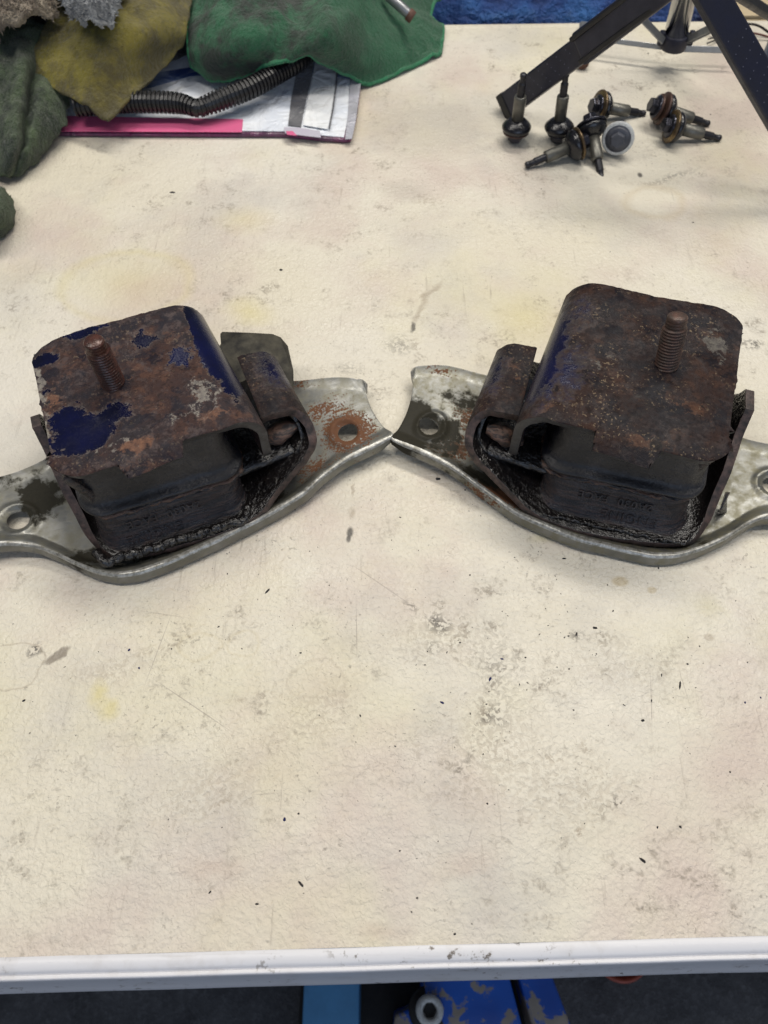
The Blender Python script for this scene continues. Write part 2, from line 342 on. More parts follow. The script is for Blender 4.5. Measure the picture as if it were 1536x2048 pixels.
def m_zinc(name, rust, dark, m=1, olive=.5):
    n = NT(name); w = n.warp(120, .008)
    n1 = n.noise(45, 6, .6); n2 = n.noise(160, 7, .66); n3 = n.noise(650, 4, .6); n4 = n.noise(1, 4, .6, n.mapping(rot=(0, 0, .3), scale=(60, 900, 60)))
    c = n.mix(n.mapr(n1, .35, .65), (.26, .26, .245), (.16, .16, .145)); c = n.mix(n.mapr(n2, .42, .62, 0, olive), c, (.17, .15, .07))
    c = n.mix(n.mapr(n4, .60, .72, 0, .5), c, (.14, .14, .14))
    rg = n.mapr(n2, .3, .7, .30, .55); mt = n.mapr(n2, .3, .7, .8, .35)
    def field(lst):
        f = None
        for (x, y, rx, ry, wt) in lst:
            k = n.math('MULTIPLY', n.spot(w, (m * x / 1000, y / 1000), (rx / 1000, ry / 1000), 0, 1), wt)
            f = k if f is None else n.math('MAXIMUM', f, k)
        return f
    def th(f, nz, lo, hi, a): return n.mapr(n.math('ADD', f, n.math('MULTIPLY', n.math('SUBTRACT', nz, .5), a)), lo, hi)
    k = th(field(rust), n.math('ADD', n.math('MULTIPLY', n2, .35), n.math('MULTIPLY', n3, .65)), .33, .44, 1.8)
    c = n.mix(k, c, n.mix(n2, (.075, .028, .014), (.17, .07, .025))); rg = n.mix(k, rg, (.8, .8, .8)); mt = n.mix(k, mt, (.0, .0, .0))
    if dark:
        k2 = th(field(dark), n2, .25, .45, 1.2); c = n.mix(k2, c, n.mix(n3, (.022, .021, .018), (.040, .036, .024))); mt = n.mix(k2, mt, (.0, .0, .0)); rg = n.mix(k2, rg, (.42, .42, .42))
    nr = n.bump(n.math('ADD', n2, n.math('MULTIPLY', k, .5)), .25, .0006)
    return n.done(c, rg, mt, nr, Specular_IOR_Level=n.math('SUBTRACT', .5, n.math('MULTIPLY', k2, .42)) if dark else .5)
def m_zinc_edge(name):
    n = NT(name); s = n.noise(420, 5, .7); b = n.noise(90, 5, .7)
    c = n.ramp(s, [(.30, (.14, .13, .10)), (.50, (.36, .355, .33)), (.70, (.56, .56, .53))]); c = n.mix(n.mapr(b, .52, .68, 0, .6), c, (.13, .12, .09))
    return n.done(c, .40, .5, n.bump(s, .2, .0003))

def m_rubber(name, wet=.2, tint=(.009, .009, .012), brown=0.0):
    n = NT(name); n1 = n.noise(50, 6, .65); n2 = n.noise(300, 6, .7); st = n.noise(1, 6, .7, n.mapping(scale=(70, 250, 900)))
    c = n.mix(n.mapr(n1, .4, .65), tint, (.024, .024, .030)); c = n.mix(n.mapr(n2, .55, .72, 0, .6), c, (.060, .052, .050))
    if brown: c = n.mix(n.math('MULTIPLY', n.mapr(st, .46, .56), brown), c, (.13, .075, .055))
    rg = n.mapr(n1, .38, .60, .40, wet); h = n.math('ADD', n.math('MULTIPLY', n2, .7), n.math('MULTIPLY', st, .6 if brown else .15))
    return n.done(c, rg, 0, n.bump(h, .9, .0012), Specular_IOR_Level=.5)
def m_tar(name):
    n = NT(name); n2 = n.noise(260, 4, .6); n1 = n.noise(120, 4, .6)
    return n.done(n.mix(n1, (.003, .003, .004), (.012, .009, .008)), .11, 0, n.bump(n.math('ADD', n2, n1), 1.0, .0016), Specular_IOR_Level=.75)
def m_simple(name, col, rough=.5, metal=0.0, var=.25, scale=120, b=.2, spec=.5, col2=None):
    n = NT(name); a = n.noise(scale, 5, .62)
    c2 = col2 or tuple(x * (1 - var) for x in col)
    return n.done(n.mix(n.mapr(a, .35, .65), col, c2), n.mapr(a, .3, .7, max(.03, rough - .08), min(1, rough + .1)), metal, n.bump(n.noise(scale * 5, 3), b, .0005), Specular_IOR_Level=spec)
def m_cloth(name, col, col2, dirt, scale=14, weave=1500, dirtamt=.8, sheen=.25, grad=None):
    n = NT(name); w = n.warp(60, .01); a = n.noise(scale, 6, .62, w); d = n.noise(scale * 1.6, 6, .70, n.mapping(w, (3, 3, 3)))
    c = n.mix(n.mapr(a, .35, .65), col, col2); dm = n.mapr(d, .43, .57, 0, dirtamt)
    if grad:
        sx = n.N.new('ShaderNodeSeparateXYZ'); n.put(sx.inputs[0], n.obj); dm = n.math('MULTIPLY', dm, n.mapr(sx.outputs[0], grad[0], grad[1], 1, .12))
    c = n.mix(dm, c, dirt)
    f = n.noise(weave * .5, 2, .6); c = n.mix(n.mapr(f, .5, .75, 0, .45), c, tuple(x * .45 for x in col))
    nr = n.bump(n.math('ADD', n.noise(weave, 2, .7), n.math('MULTIPLY', n.noise(weave * .22, 3, .6), 1.5)), 1.0, .0030)
    return n.done(c, .92, 0, nr, Sheen_Weight=sheen, Specular_IOR_Level=.15)
def m_stripes(name, a, b, scale, rot, rough=.35, crinkle=1.0):
    n = NT(name); wv = n.wave(scale, n.mapping(rot=(0, 0, rot))); c = n.mix(n.mapr(wv, .42, .58), a, b)
    return n.done(c, rough, 0, n.bump(n.noise(60, 4, .55, dist=.6), .55 * crinkle, .004), Specular_IOR_Level=.5)
def m_film(name, col, col2, rough=.3):
    n = NT(name); a = n.noise(30, 4, .6)
    return n.done(n.mix(n.mapr(a, .45, .68), col, col2), rough, 0, n.bump(n.noise(60, 4, .5, dist=.9), .9, .006), Specular_IOR_Level=.5)

M = {}
# ================================================================== TABLE
TY = radians(1.4)
f0 = at(768, 1893); f1 = at(768, 1936, -.004)
TO = Vector((0, .37, -.74))
table = tag(empty('folding_table', TO), 'stained off white plastic folding table that carries everything', 'table')
M['table'] = m_table('table_plastic', TO); M['rim'] = m_plastic_rim('table_rim_plastic')
def tb(x, y, z):   # table frame: y measured from the front edge, yawed
    return Vector((x * cos(TY) - y * sin(TY), f0.y + x * sin(TY) + y * cos(TY), z)) - TO
DEPTH = at(900, 40).y - f0.y - .016
X0, X1 = -.75, .75
V = [tb(X0, 0, 0), tb(X1, 0, 0), tb(X1, DEPTH, 0), tb(X0, DEPTH, 0)]
mk('tabletop', V, [(0, 1, 2, 3)], M['table'], table, smooth=False)
# front rim: rounded border, ridge, skirt
prof = [(0, -.0001), (-.001, .0003), (-.004, .0005), (-.0075, .0002), (-.0098, -.0010), (-.0106, -.0022), (-.0112, -.0020), (-.0122, -.0012), (-.0134, -.0016), (-.0142, -.0035), (-.0150, -.0070), (-.0170, -.0160), (-.0215, -.0290), (-.0225, -.0310), (-.0215, -.0325), (-.0180, -.0325), (-.016, -.027)]
prof = [(y * .66, z) for y, z in prof]
V = []; nx = 160
for i in range(nx):
    x = X0 + (X1 - X0) * i / (nx - 1)
    for (y, z) in prof:
        V.append(tb(x, y + .00025 * noise.noise((x * 25, y * 30, 0)), z + .0002 * noise.noise((x * 30, y * 60, 3))))
mk('front_rim', V, grid_faces(nx, len(prof)), M['rim'], table)
V = []
for i in range(nx):
    x = X0 + (X1 - X0) * i / (nx - 1)
    for (y, z) in prof: V.append(tb(x, DEPTH - y, z))
mk('back_rim', V, grid_faces(nx, len(prof)), M['table'], table)
V, F = box_data((0, 0, 0), ((X1 - X0) / 2, DEPTH / 2 - .002, .012))
V = [Vector((v.x * cos(TY) - (v.y + DEPTH / 2) * sin(TY), f0.y + v.x * sin(TY) + (v.y + DEPTH / 2) * cos(TY), v.z - .0145)) - TO for v in V]
mk('underside', V, F, M['rim'], table, smooth=False)
M['leg_steel'] = m_simple('grey_leg_steel', (.18, .18, .19), .4, .3)
for lx in (-.62, .62):
    for ly in (.10, .62):
        V, F = tube_data([tb(lx, ly, -.026), tb(lx, ly, -.738)], .014, 12); mk('leg', V, F, M['leg_steel'], table)

# ================================================================== MOUNTS
ZT = 70.0
class Frame:
    def __init__(s, o, yaw, m): s.o = o; s.yaw = radians(yaw); s.m = m
    def L(s, x, y, z): return Vector((s.m * x / 1000, y / 1000, z / 1000))
def build_mount(name, fr, label, q, mats):
    root = tag(empty(name, (fr.o[0] / 1000, fr.o[1] / 1000, 0), fr.yaw), label, 'engine mount', 'a pair of old engine mounts lying on the table')
    L = fr.L
    def nz(v, sc, amp, seed=0): return noise.noise(Vector(v) * sc + Vector((seed, seed * 2.3, 1.7))) * amp
    # --- zinc flange: pressed tray with raised wings
    yf, yb = q['yf'], q['yb']; xl, xr = q['xl'], q['xr']
    nx, ny = 190, 104; V = []
    SK = [(-3.3, -7.2), (-3.1, -5.2), (-2.7, -3.2), (-2.2, -1.4), (-1.5, -.35), (-.7, .1)]      # turned-down skirt, from its foot to the crest
    ns = len(SK); nt = ny + ns
    def zbase(x): return 3.0 + 7.7 * sst(48, 118, abs(x + 8))
    def lipf(x): return 6.6 - 3.2 * sst(55, 118, abs(x + 8))
    for i in range(nx):
        u = i / (nx - 1); x = xl + (xr - xl) * u
        a, b = pw(x, yf) + 2.2, pw(x, yb)
        e = min(x - xl, xr - x)
        if e < 5:  k = 5 - sqrt(max(0, 25 - (5 - e) ** 2)); a += k * .35; b -= k
        for dy_, dz_ in SK:
            f_ = .55 + .45 * sst(0, 12, e)
            V.append((x + q['endskew'](x, a), a + dy_ * f_ + nz((x, dz_, 0), .06, .35, 3), max(.3, zbase(x) + lipf(x) + dz_ * (1 if zbase(x) < 6 else .85) * f_) + nz((x, dz_, 0), .05, .25, 2)))
        for j in range(ny):
            v = j / (ny - 1)
            y = a + (b - a) * v; df = y - a; db = b - y
            z = zbase(x) + lipf(x) * sst(9.5, .2, df) if df < 9.5 else zbase(x)
            if db < 8: z += 2.2 * ((8 - db) / 8) ** 2
            for (hx, hy) in q['holes']:
                r = sqrt((x - hx) ** 2 + (y - hy) ** 2)
                z += 1.5 * exp(-((r - 10.0) / 1.9) ** 2) - 1.0 * (1 - sst(5.5, 9, r))
            z += nz((x, y, 0), .04, .5, 2)
            V.append((x + q['endskew'](x, y), y, z))
    F = []; crest = []
    HR = 6.0
    def rr(p, h): return sqrt((p[0] - h[0]) ** 2 + (p[1] - h[1]) ** 2)
    for k_, f in enumerate(grid_faces(nx, nt)):
        cx = sum(V[i][0] for i in f) / 4; cy = sum(V[i][1] for i in f) / 4
        if any(rr((cx, cy), h) < HR for h in q['holes']): continue
        crest.append(3 <= k_ % (nt - 1) <= ns)
        F.append(f)
    cnt = {}
    for f in F:
        for a, b in zip(f, f[1:] + f[:1]): cnt[(min(a, b), max(a, b))] = cnt.get((min(a, b), max(a, b)), 0) + 1
    V = [list(v) for v in V]
    for (a, b), c_ in cnt.items():
        if c_ == 1:
            for i in (a, b):
                for h in q['holes']:
                    d = rr(V[i], h)
                    if 0 < d < HR * 1.5: V[i][0] = h[0] + (V[i][0] - h[0]) * HR / d; V[i][1] = h[1] + (V[i][1] - h[1]) * HR / d
    W_ = [L(*v) for v in V]
    W_, F, mi = shell(W_, F, .0020, -1 if fr.m > 0 else 1, 2)
    for k_, c_ in enumerate(crest):
        if c_: mi[k_] = 1
    mk('flange_plate', W_, F, [mats['zinc'], mats['zinc_edge'], M['zunder']], root, mi=mi, bevel=.0004)
    # --- lower bracket: thick strip bent to a channel with a hooked side
    def strip(pname, prof, th, mat, n=70, ny=26, edge=None, shear=lambda x, y: 0, rough=.25, bev=.0008, close=True):
        xs = spline([p[0] for p in prof], n); zs = spline([p[1] for p in prof], n); fs = spline([p[2] for p in prof], n); bs = spline([p[3] for p in prof], n)
        V = []
        for i in range(n):
            for j in range(ny):
                y = fs[i] + (bs[i] - fs[i]) * j / (ny - 1)
                r_ = nz((xs[i], y, zs[i]), .12, rough, 5)
                yy = y + (nz((xs[i], zs[i], 0), .3, .7, 8) if j in (0, ny - 1) else 0)
                V.append(L(xs[i] + shear(xs[i], y) + r_ * .5, yy, zs[i] + r_))
        V2, F2, mi = shell(V, grid_faces(n, ny), th / 1000, q['sideflip'], 2)
        return mk(pname, V2, F2, [mat, edge or mat, mats['tar']], root, mi=mi, bevel=bev)
    hs = lambda x, y: .11 * (y + 35) * sst(-62, -82, x) if y > -35 else 0
    strip('bracket', q['bracket'], 5.0, mats['bracket'], edge=mats['bracket_edge'], n=110, shear=hs)
    strip('rubber_liner', q['liner'], 2.5, mats['tar'], n=60, rough=.6, shear=hs)
    # ledge that runs from the hook into the rubber block
    V = []; n = 34
    for i in range(n):
        x = -88 + 44 * i / (n - 1)
        for k, (dy, dz) in enumerate([(0, 0), (-1.6, -1), (-2.2, -2.6), (-1.4, -4.2), (1, -5), (40, -5), (60, -5), (60, 0)]):
            V.append(L(x, q['ledge_y'] + dy - 4 * (i / n) + nz((x, k * 7, 3), .15, .6), q['ledge_z'] + dz - 1.5 * i / n + nz((x, k * 3, 9), .2, .5)))
    F = [];
    for i in range(n - 1):
        for k in range(8): a = i * 8 + k; b = i * 8 + (k + 1) % 8; F.append((a, b, b + 8, a + 8))
    F += [tuple(range(7, -1, -1)), tuple((n - 1) * 8 + k for k in range(8))]
    mk('rubber_ledge', V, F, mats['tar'], root)
    # torn rubber stub inside the hook
    V = []; F = []; nu, nv = 22, 12
    for i in range(nu):
        u = i / (nu - 1); x = -86 + 22 * u; r = 1.5 + 6.0 * sin(pi * min(1, u * .85 + .1))
        for k in range(nv):
            a = 2 * pi * k / nv; rk = r * (1 + .25 * noise.noise((u * 6, cos(a) * 2, sin(a) * 2)))
            V.append(L(x, q['ledge_y'] + 8 + rk * cos(a) * .9, q['ledge_z'] + 8.5 - 5 * u + rk * sin(a) * .6))
    F = [(i * nv + k, i * nv + (k + 1) % nv, (i + 1) * nv + (k + 1) % nv, (i + 1) * nv + k) for i in range(nu - 1) for k in range(nv)]
    F += [tuple(range(nv - 1, -1, -1)), tuple((nu - 1) * nv + k for k in range(nv))]
    mk('rubber_stub', V, F, mats['stub'], root)
    # --- rubber block, lofted rounded rectangles
    def loft(pname, secs, mat, nper=40, seed=0, amp=.4, sub=4, fq=.10):
        rows = []
        keys = ['z', 'x0', 'x1', 'y0', 'y1', 'r']
        cols = list(zip(*secs)); N = (len(secs) - 1) * sub + 1
        ss = [spline(list(c_), N) for c_ in cols]
        V = []; per = nper * 4
        for i in range(N):
            z, x0, x1, y0, y1, r = [s_[i] for s_ in ss]
            for sidx, (cx, cy, a0) in enumerate(((x1 - r, y0 + r, -pi / 2), (x1 - r, y1 - r, 0), (x0 + r, y1 - r, pi / 2), (x0 + r, y0 + r, pi))):
                nxt = ((x1 - r, y1 - r), (x0 + r, y1 - r), (x0 + r, y0 + r), (x1 - r, y0 + r))[sidx]
                for k in range(nper):
                    h = nper // 3
                    if k < h: a = a0 + (pi / 2) * k / h; px, py = cx + r * cos(a), cy + r * sin(a)
                    else:
                        a = a0 + pi / 2; t = (k - h) / (nper - h)
                        px = cx + (nxt[0] - cx) * t + r * cos(a); py = cy + (nxt[1] - cy) * t + r * sin(a)
                    d = noise.fractal(Vector((px * fq, py * fq, z * fq * 2 + seed)), 1, 2, 4) * amp
                    mx, my = (x0 + x1) / 2, (y0 + y1) / 2; l = sqrt((px - mx) ** 2 + (py - my) ** 2)
                    V.append(L(px + (px - mx) / l * d + q['rshear'] * py, py + (py - my) / l * d, z))
        F = [(i * per + k, i * per + (k + 1) % per, (i + 1) * per + (k + 1) % per, (i + 1) * per + k) for i in range(N - 1) for k in range(per)]
        F += [tuple(range(per - 1, -1, -1)), tuple((N - 1) * per + k for k in range(per))]
        return mk(pname, V, F, mat, root)
    dx = q['rx'][0]; ex = q['rx'][1]; dy = q['ry']
    up = [(64.9, dx + 3, ex, -44, 46, 9), (58, dx + 3, ex, -45, 46, 10), (50, dx + 2, ex, -46.5, 46, 11), (43, dx + 1, ex, -48, 46, 11), (39.5, dx, ex + 1, -49.5, 46, 12), (37.6, dx - 2, ex + 3, -53.4, 47, 14), (36.2, dx - 2, ex + 3, -54.2, 47, 14), (34.4, dx - 1, ex + 2, -53, 47, 13), (33, dx + 1, ex, -50.5, 46, 12)]
    lo = [(29, dx + 3, ex - 1, -50.5, 46, 12), (27, dx + 2, ex, -52.5, 47, 13), (22, dx + 2, ex, -54.5, 47, 13), (15, dx + 3, ex + 1, -58.5, 47, 13), (11.5, dx + 2, ex + 2, -61.5, 47, 13), (10, dx + 1, ex + 3, -63.5, 47, 13), (8.2, dx + 1, ex + 3, -64, 47, 13), (5.4, dx + 2, ex + 2, -62, 47, 12)]
    sh = lambda s_: [(z, a, b, c_ + dy, d, r) for z, a, b, c_, d, r in s_]
    loft('rubber_block', sh(up), mats['rubber'], seed=1, amp=.35)
    seam = [(34, dx + 3, ex - 3, -49, 45, 11), (32.6, dx + 1, ex - 1, -51, 46, 12), (31.6, dx - 2, ex + 1.5, -53, 47, 13), (30.4, dx - 2, ex + 1, -52.8, 47, 13), (29.4, dx + 1, ex - 1, -51.2, 46, 12), (28.5, dx + 3, ex - 3, -49, 45, 11)]
    loft('torn_seam', sh(seam), mats['seam'], seed=4, amp=1.9, fq=.22)
    loft('lower_rubber_block', sh(lo), mats['rubber_low'], seed=9, amp=.5)
    # glossy grease bead squeezed out along the foot of the rubber
    P = []; R_ = []
    for i in range(200):
        u = i / 199; x = dx + 4 + (ex - dx + 2) * u
        yy = -65.5 + dy + 9 * max(0, (u - .93) / .07) ** 2 + 9 * max(0, (.06 - u) / .06) ** 2
        P.append(L(x + q['rshear'] * -60, yy - 1.2 + nz((x, 0, 0), .25, 1.3), 11.6 + nz((x, 5, 0), .3, 1.2))); R_.append((q['grease'] + .7 * noise.noise((x * .9, 0, 4)) + .35 * noise.noise((x * 2.3, 0, 7))) / 1000 if 0 < i < 199 else .0004)
    V, F = tube_data(P, R_, 14); V = [v + Vector((0, 0, .0006 * noise.noise(v * 500))) for v in V]; mk('grease_bead', V, F, mats['tar'], root)
    # --- top plate
    pr = q['plate']; xs = []
    prof = []   # x, z along the outside of the bend
    for k in range(7): prof.append((pr['xb'], pr['zleg'] + (57 - pr['zleg']) * k / 6, None))
    for k in range(1, 9): a = pi - (pi / 2) * k / 8; prof.append((pr['xb'] + 13 + 13 * cos(a), 57 + 13 * sin(a), None))
    xx = pr['xb'] + 13; step = []
    t0, t1 = pr['tab']
    stops = [xx, t0 - 1.2, t0, t0 + .01, t1, t1 + 1.2, pr['xr'] - 14]
    for a, b in zip(stops, stops[1:]):
        nseg = max(1, int((b - a) / 2.2))
        for k in range(1, nseg + 1): prof.append((a + (b - a) * k / nseg, ZT, None))
    for k in range(1, 13): a = (pi / 2) * k / 12; prof.append((pr['xr'] - 14 + 14 * sin(a), ZT, 14 * (1 - cos(a))))
    V = []; ny = 60
    for i, (x, z, rc) in enumerate(prof):
        yfr = pw(x, pr['yf']); ybk = pw(x, pr['yb'])
        tabd = 0
        if z >= ZT - .01 and t0 <= x <= t1: tabd = pr['tabd']
        elif z >= ZT - .01 and x > t1: yfr += 0
        if z < 57: yfr += (57 - z) * .04; ybk -= (57 - z) * .1
        if rc: yfr += rc * .95; ybk -= rc * .6
        y0 = yfr - tabd
        for j in range(ny):
            if j == 0: y = y0
            elif j < 6: y = y0 + (yfr + 3 - y0) * j / 6
            else: y = yfr + 3 + (ybk - yfr - 3) * (j - 6) / (ny - 7)
            zz = z
            if tabd and y < yfr: zz -= (yfr - y) * .55
            if z >= ZT - .01 and j < 2 and not tabd: zz -= .4
            bow = -1.2 * sst(.7, 1, abs(y) / 55) * (1 if z > 60 else 0) - 1.6 * sst(15, 40, x)
            jit = nz((x, z, j > 30), .35, .8, 3) if j in (0, ny - 1) else 0
            jx = nz((0, y, 0), .3, .25, 6) if i == len(prof) - 1 else 0
            sh_ = y * (pr['sl'] + (pr['sr'] - pr['sl']) * (x - pr['xb']) / (pr['xr'] - pr['xb']))
            V.append(L(x + sh_ + jx, y + jit, zz + bow + nz((x, y, 0), .06, .5)))
    V2, F2, mi = shell(V, grid_faces(len(prof), ny), .0048, q['sideflip'])
    plate = mk('top_plate', V2, F2, [mats['plate'], mats['plate_edge']], root, mi=mi, bevel=.0008)
    # --- ragged skin of rubber round the free edges of the plate
    V = []; F = []
    rnd = random.Random(q['seed'])
    def flake(x, y, z, dx_, dy_, ln):
        b = len(V); w_ = rnd.uniform(.5, 1.4); t_ = rnd.uniform(.5, 1.2)
        tx, ty = -dy_, dx_
        pts = [(x - tx * w_, y - ty * w_, z), (x + tx * w_, y + ty * w_, z), (x + dx_ * ln + tx * rnd.uniform(-1, 1), y + dy_ * ln + ty * rnd.uniform(-1, 1), z + rnd.uniform(-.6, 1.4)), (x, y, z - t_ * 2.4), (x + dx_ * ln * .6, y + dy_ * ln * .6, z - t_ * 2)]
        V.extend(L(*p) for p in pts); F.extend([(b, b + 1, b + 2), (b, b + 3, b + 1), (b + 1, b + 3, b + 4), (b + 1, b + 4, b + 2), (b, b + 2, b + 4), (b, b + 4, b + 3)])
    for i in range(210):
        y = rnd.uniform(-38, 44); x = pr['xr'] + y * pr['sr'] - .8
        if noise.noise((y * .11, q['seed'], 0)) > -.25: flake(x, y, 65.2 + rnd.uniform(-2, .8), 1, rnd.uniform(-.4, .4), rnd.uniform(.7, 2.6) * (1.6 if rnd.random() < .1 else 1))
    for i in range(150):
        x = rnd.uniform(pr['xb'] + 20, pr['xr'] - 4); y = pw(x, pr['yb']) - .8
        if noise.noise((x * .09, q['seed'], 5)) > .05: flake(x + y * .06, y, 66 + rnd.uniform(-1, 1.6), rnd.uniform(-.4, .4), 1, rnd.uniform(1.0, 3.0))
    mk('rubber_flash', V, F, mats['rubber'], root, smooth=False)['kind'] = 'stuff'
    # rubber skin band below the free side of the plate
    V = []; n = 70
    for i in range(n):
        y = -45 + 88 * i / (n - 1)
        for k in range(8):
            z = 66 - 30 * k / 7
            x = pr['xr'] + y * pr['sr'] - 2.4 + (1.5 if k in (0, 1) else .5 * sin(k)) - k * .75 + nz((y, z, 0), .25, 1.3, 4)
            V.append(L(x, y, z))
    V, F, mi = shell(V, grid_faces(n, 8), .004, q['sideflip'])
    mk('rubber_skin', V, F, mats['rubber_low'], root)
    # --- threaded stud
    bx, by = q['stud']; tipv = Vector(q['studtip']); base = Vector((bx, by, ZT - .5)); ax = (tipv - base); H = ax.length; ax.normalize()
    Mx = Matrix.Translation(base) @ Vector((0, 0, 1)).rotation_difference(ax).to_matrix().to_4x4()
    V = []; nseg = 28; pitch = 1.75; rows = 150
    for i in range(rows):
        z = H * i / (rows - 1)
        for k in range(nseg):
            a = 2 * pi * k / nseg; ph = ((z / pitch) - a / (2 * pi) * (1)) % 1.0
            tri = abs(ph * 2 - 1)
            r = 5.55 + .75 * tri
            if z > H - 6.5: r = 5.0 + .15 * tri
            if z > H - .8: r -= (z - H + .8) * .8
            if z < 2.2: r = 6.3 + (2.2 - z) * .5
            r += .12 * noise.noise((cos(a) * 2, sin(a) * 2, z * .8))
            p = Mx @ Vector((r * cos(a), r * sin(a), z)); V.append(L(*p))
    F = [(i * nseg + k, i * nseg + (k + 1) % nseg, (i + 1) * nseg + (k + 1) % nseg, (i + 1) * nseg + k) for i in range(rows - 1) for k in range(nseg)]
    F += [tuple(range(nseg - 1, -1, -1)), tuple((rows - 1) * nseg + k for k in range(nseg))]
    stud = mk('threaded_stud', V, F, mats['stud'], root)
    # weld collar
    V = []; rows = 8
    for i in range(rows):
        z = 2.6 * i / (rows - 1)
        for k in range(36):
            a = 2 * pi * k / 36; r = 9.4 - 3.4 * (i / (rows - 1)) ** .6 + .9 * noise.noise((cos(a) * 1.7, sin(a) * 1.7, 5 + q['seed']))
            V.append(L(bx + r * cos(a), by + r * sin(a), ZT - .6 + z + .3 * noise.noise((a * 3, z, 0))))
    F = [(i * 36 + k, i * 36 + (k + 1) % 36, (i + 1) * 36 + (k + 1) % 36, (i + 1) * 36 + k) for i in range(rows - 1) for k in range(36)]
    F += [tuple(range(35, -1, -1)), tuple((rows - 1) * 36 + k for k in range(36))]
    mk('weld_collar', V, F, mats['stud'], root)
    # --- moulded lettering on the lower rubber face (upside down in the photograph)
    for (txt, size, xo, zo, yo) in q['text']:
        cu = bpy.data.curves.new('t', 'FONT'); cu.body = txt; cu.size = size / 1000; cu.extrude = .00032; cu.align_x = 'CENTER'; cu.space_character = 1.15
        to = bpy.data.objects.new('t', cu); COL.objects.link(to); dg = bpy.context.evaluated_depsgraph_get(); dg.update()
        me = bpy.data.meshes.new_from_object(to.evaluated_get(dg)); bpy.data.objects.remove(to)
        lo_ = bpy.data.objects.new('lettering', me); COL.objects.link(lo_); lo_.parent = root; me.materials.clear(); me.materials.append(mats['rubber_low'])
        lo_.location = L(xo, yo, zo); tilt = radians(62)
        lo_.rotation_euler = Matrix.Rotation(tilt, 3, 'X').to_euler(); lo_.rotation_euler.rotate_axis('Z', pi)
    return root, L

RF = Frame((150, 262), -14.5, 1)
# left origin moved so that its stud is the origin too
_a = radians(20.5); _ox = -118 - 22 * cos(_a) - 7 * sin(_a); _oy = 252 - 22 * sin(_a) + 7 * cos(_a)
LF = Frame((_ox, _oy), 20.5, -1)

def mset(tagname, m, **k):
    s = {}
    s['zinc'] = m_zinc('zinc_' + tagname, k['zr'], k['zd'], m, k['ol']); s['zinc_edge'] = M['zedge']
    s['plate'] = m_painted_rust('plate_rust_' + tagname, k['blue'], k['rust'], k['dark'], m, k['tone'], prim=k['prim'], fleck=k['fleck'], soft=k.get('soft', False))
    s['plate_edge'] = M['pedge']; s['bracket'] = m_painted_rust('bracket_rust_' + tagname, k['bblue'], [(-80, 0, 20, 50, .3)], [(0, -50, 60, 30, .9)], m, .6, soft=True)
    s['bracket_edge'] = M['bedge']; s['tar'] = M['tar']; s['stub'] = M['stub']; s['rubber'] = M['rubber']; s['rubber_low'] = M['rubber_low']; s['seam'] = M['seam']; s['stud'] = k['stud']
    return s
M['zedge'] = m_zinc_edge('zinc_cut_edge'); M['zunder'] = m_simple('dull_zinc_underside', (.20, .20, .20), .5, .25, .4, 160, .3, .3, (.12, .12, .11)); M['tar'] = m_tar('wet_tar'); M['rubber'] = m_rubber('old_rubber', .22)
M['rubber_low'] = m_rubber('oily_rubber', .12, (.008, .008, .012), .25); M['seam'] = m_rubber('torn_rubber', .14, (.014, .012, .013), 1.0)
M['stub'] = m_rubber('rusty_rubber', .3, (.02, .014, .012), 1.0)
M['pedge'] = m_simple('plate_edge_steel', (.050, .050, .053), .45, .1, .5, 200, .4, .45, (.024, .022, .022))
M['bedge'] = m_simple('bracket_edge_rust', (.095, .060, .052), .5, 0, .6, 260, .8, .5, (.020, .016, .016))
def stud_mat(name, a, b, spec, rough):
    n = NT(name); k = n.noise(220, 6, .65); z = n.noise(900, 3, .6)
    return n.done(n.mix(n.mapr(k, .4, .62), a, b), n.mapr(z, .3, .7, rough, rough + .2), .15, n.bump(z, .4, .0005), Specular_IOR_Level=spec)
M['stud_l'] = stud_mat('wet_rusty_thread', (.085, .030, .020), (.040, .018, .014), .6, .22)
M['stud_r'] = stud_mat('dry_rusty_thread', (.105, .055, .040), (.055, .038, .030), .5, .38)

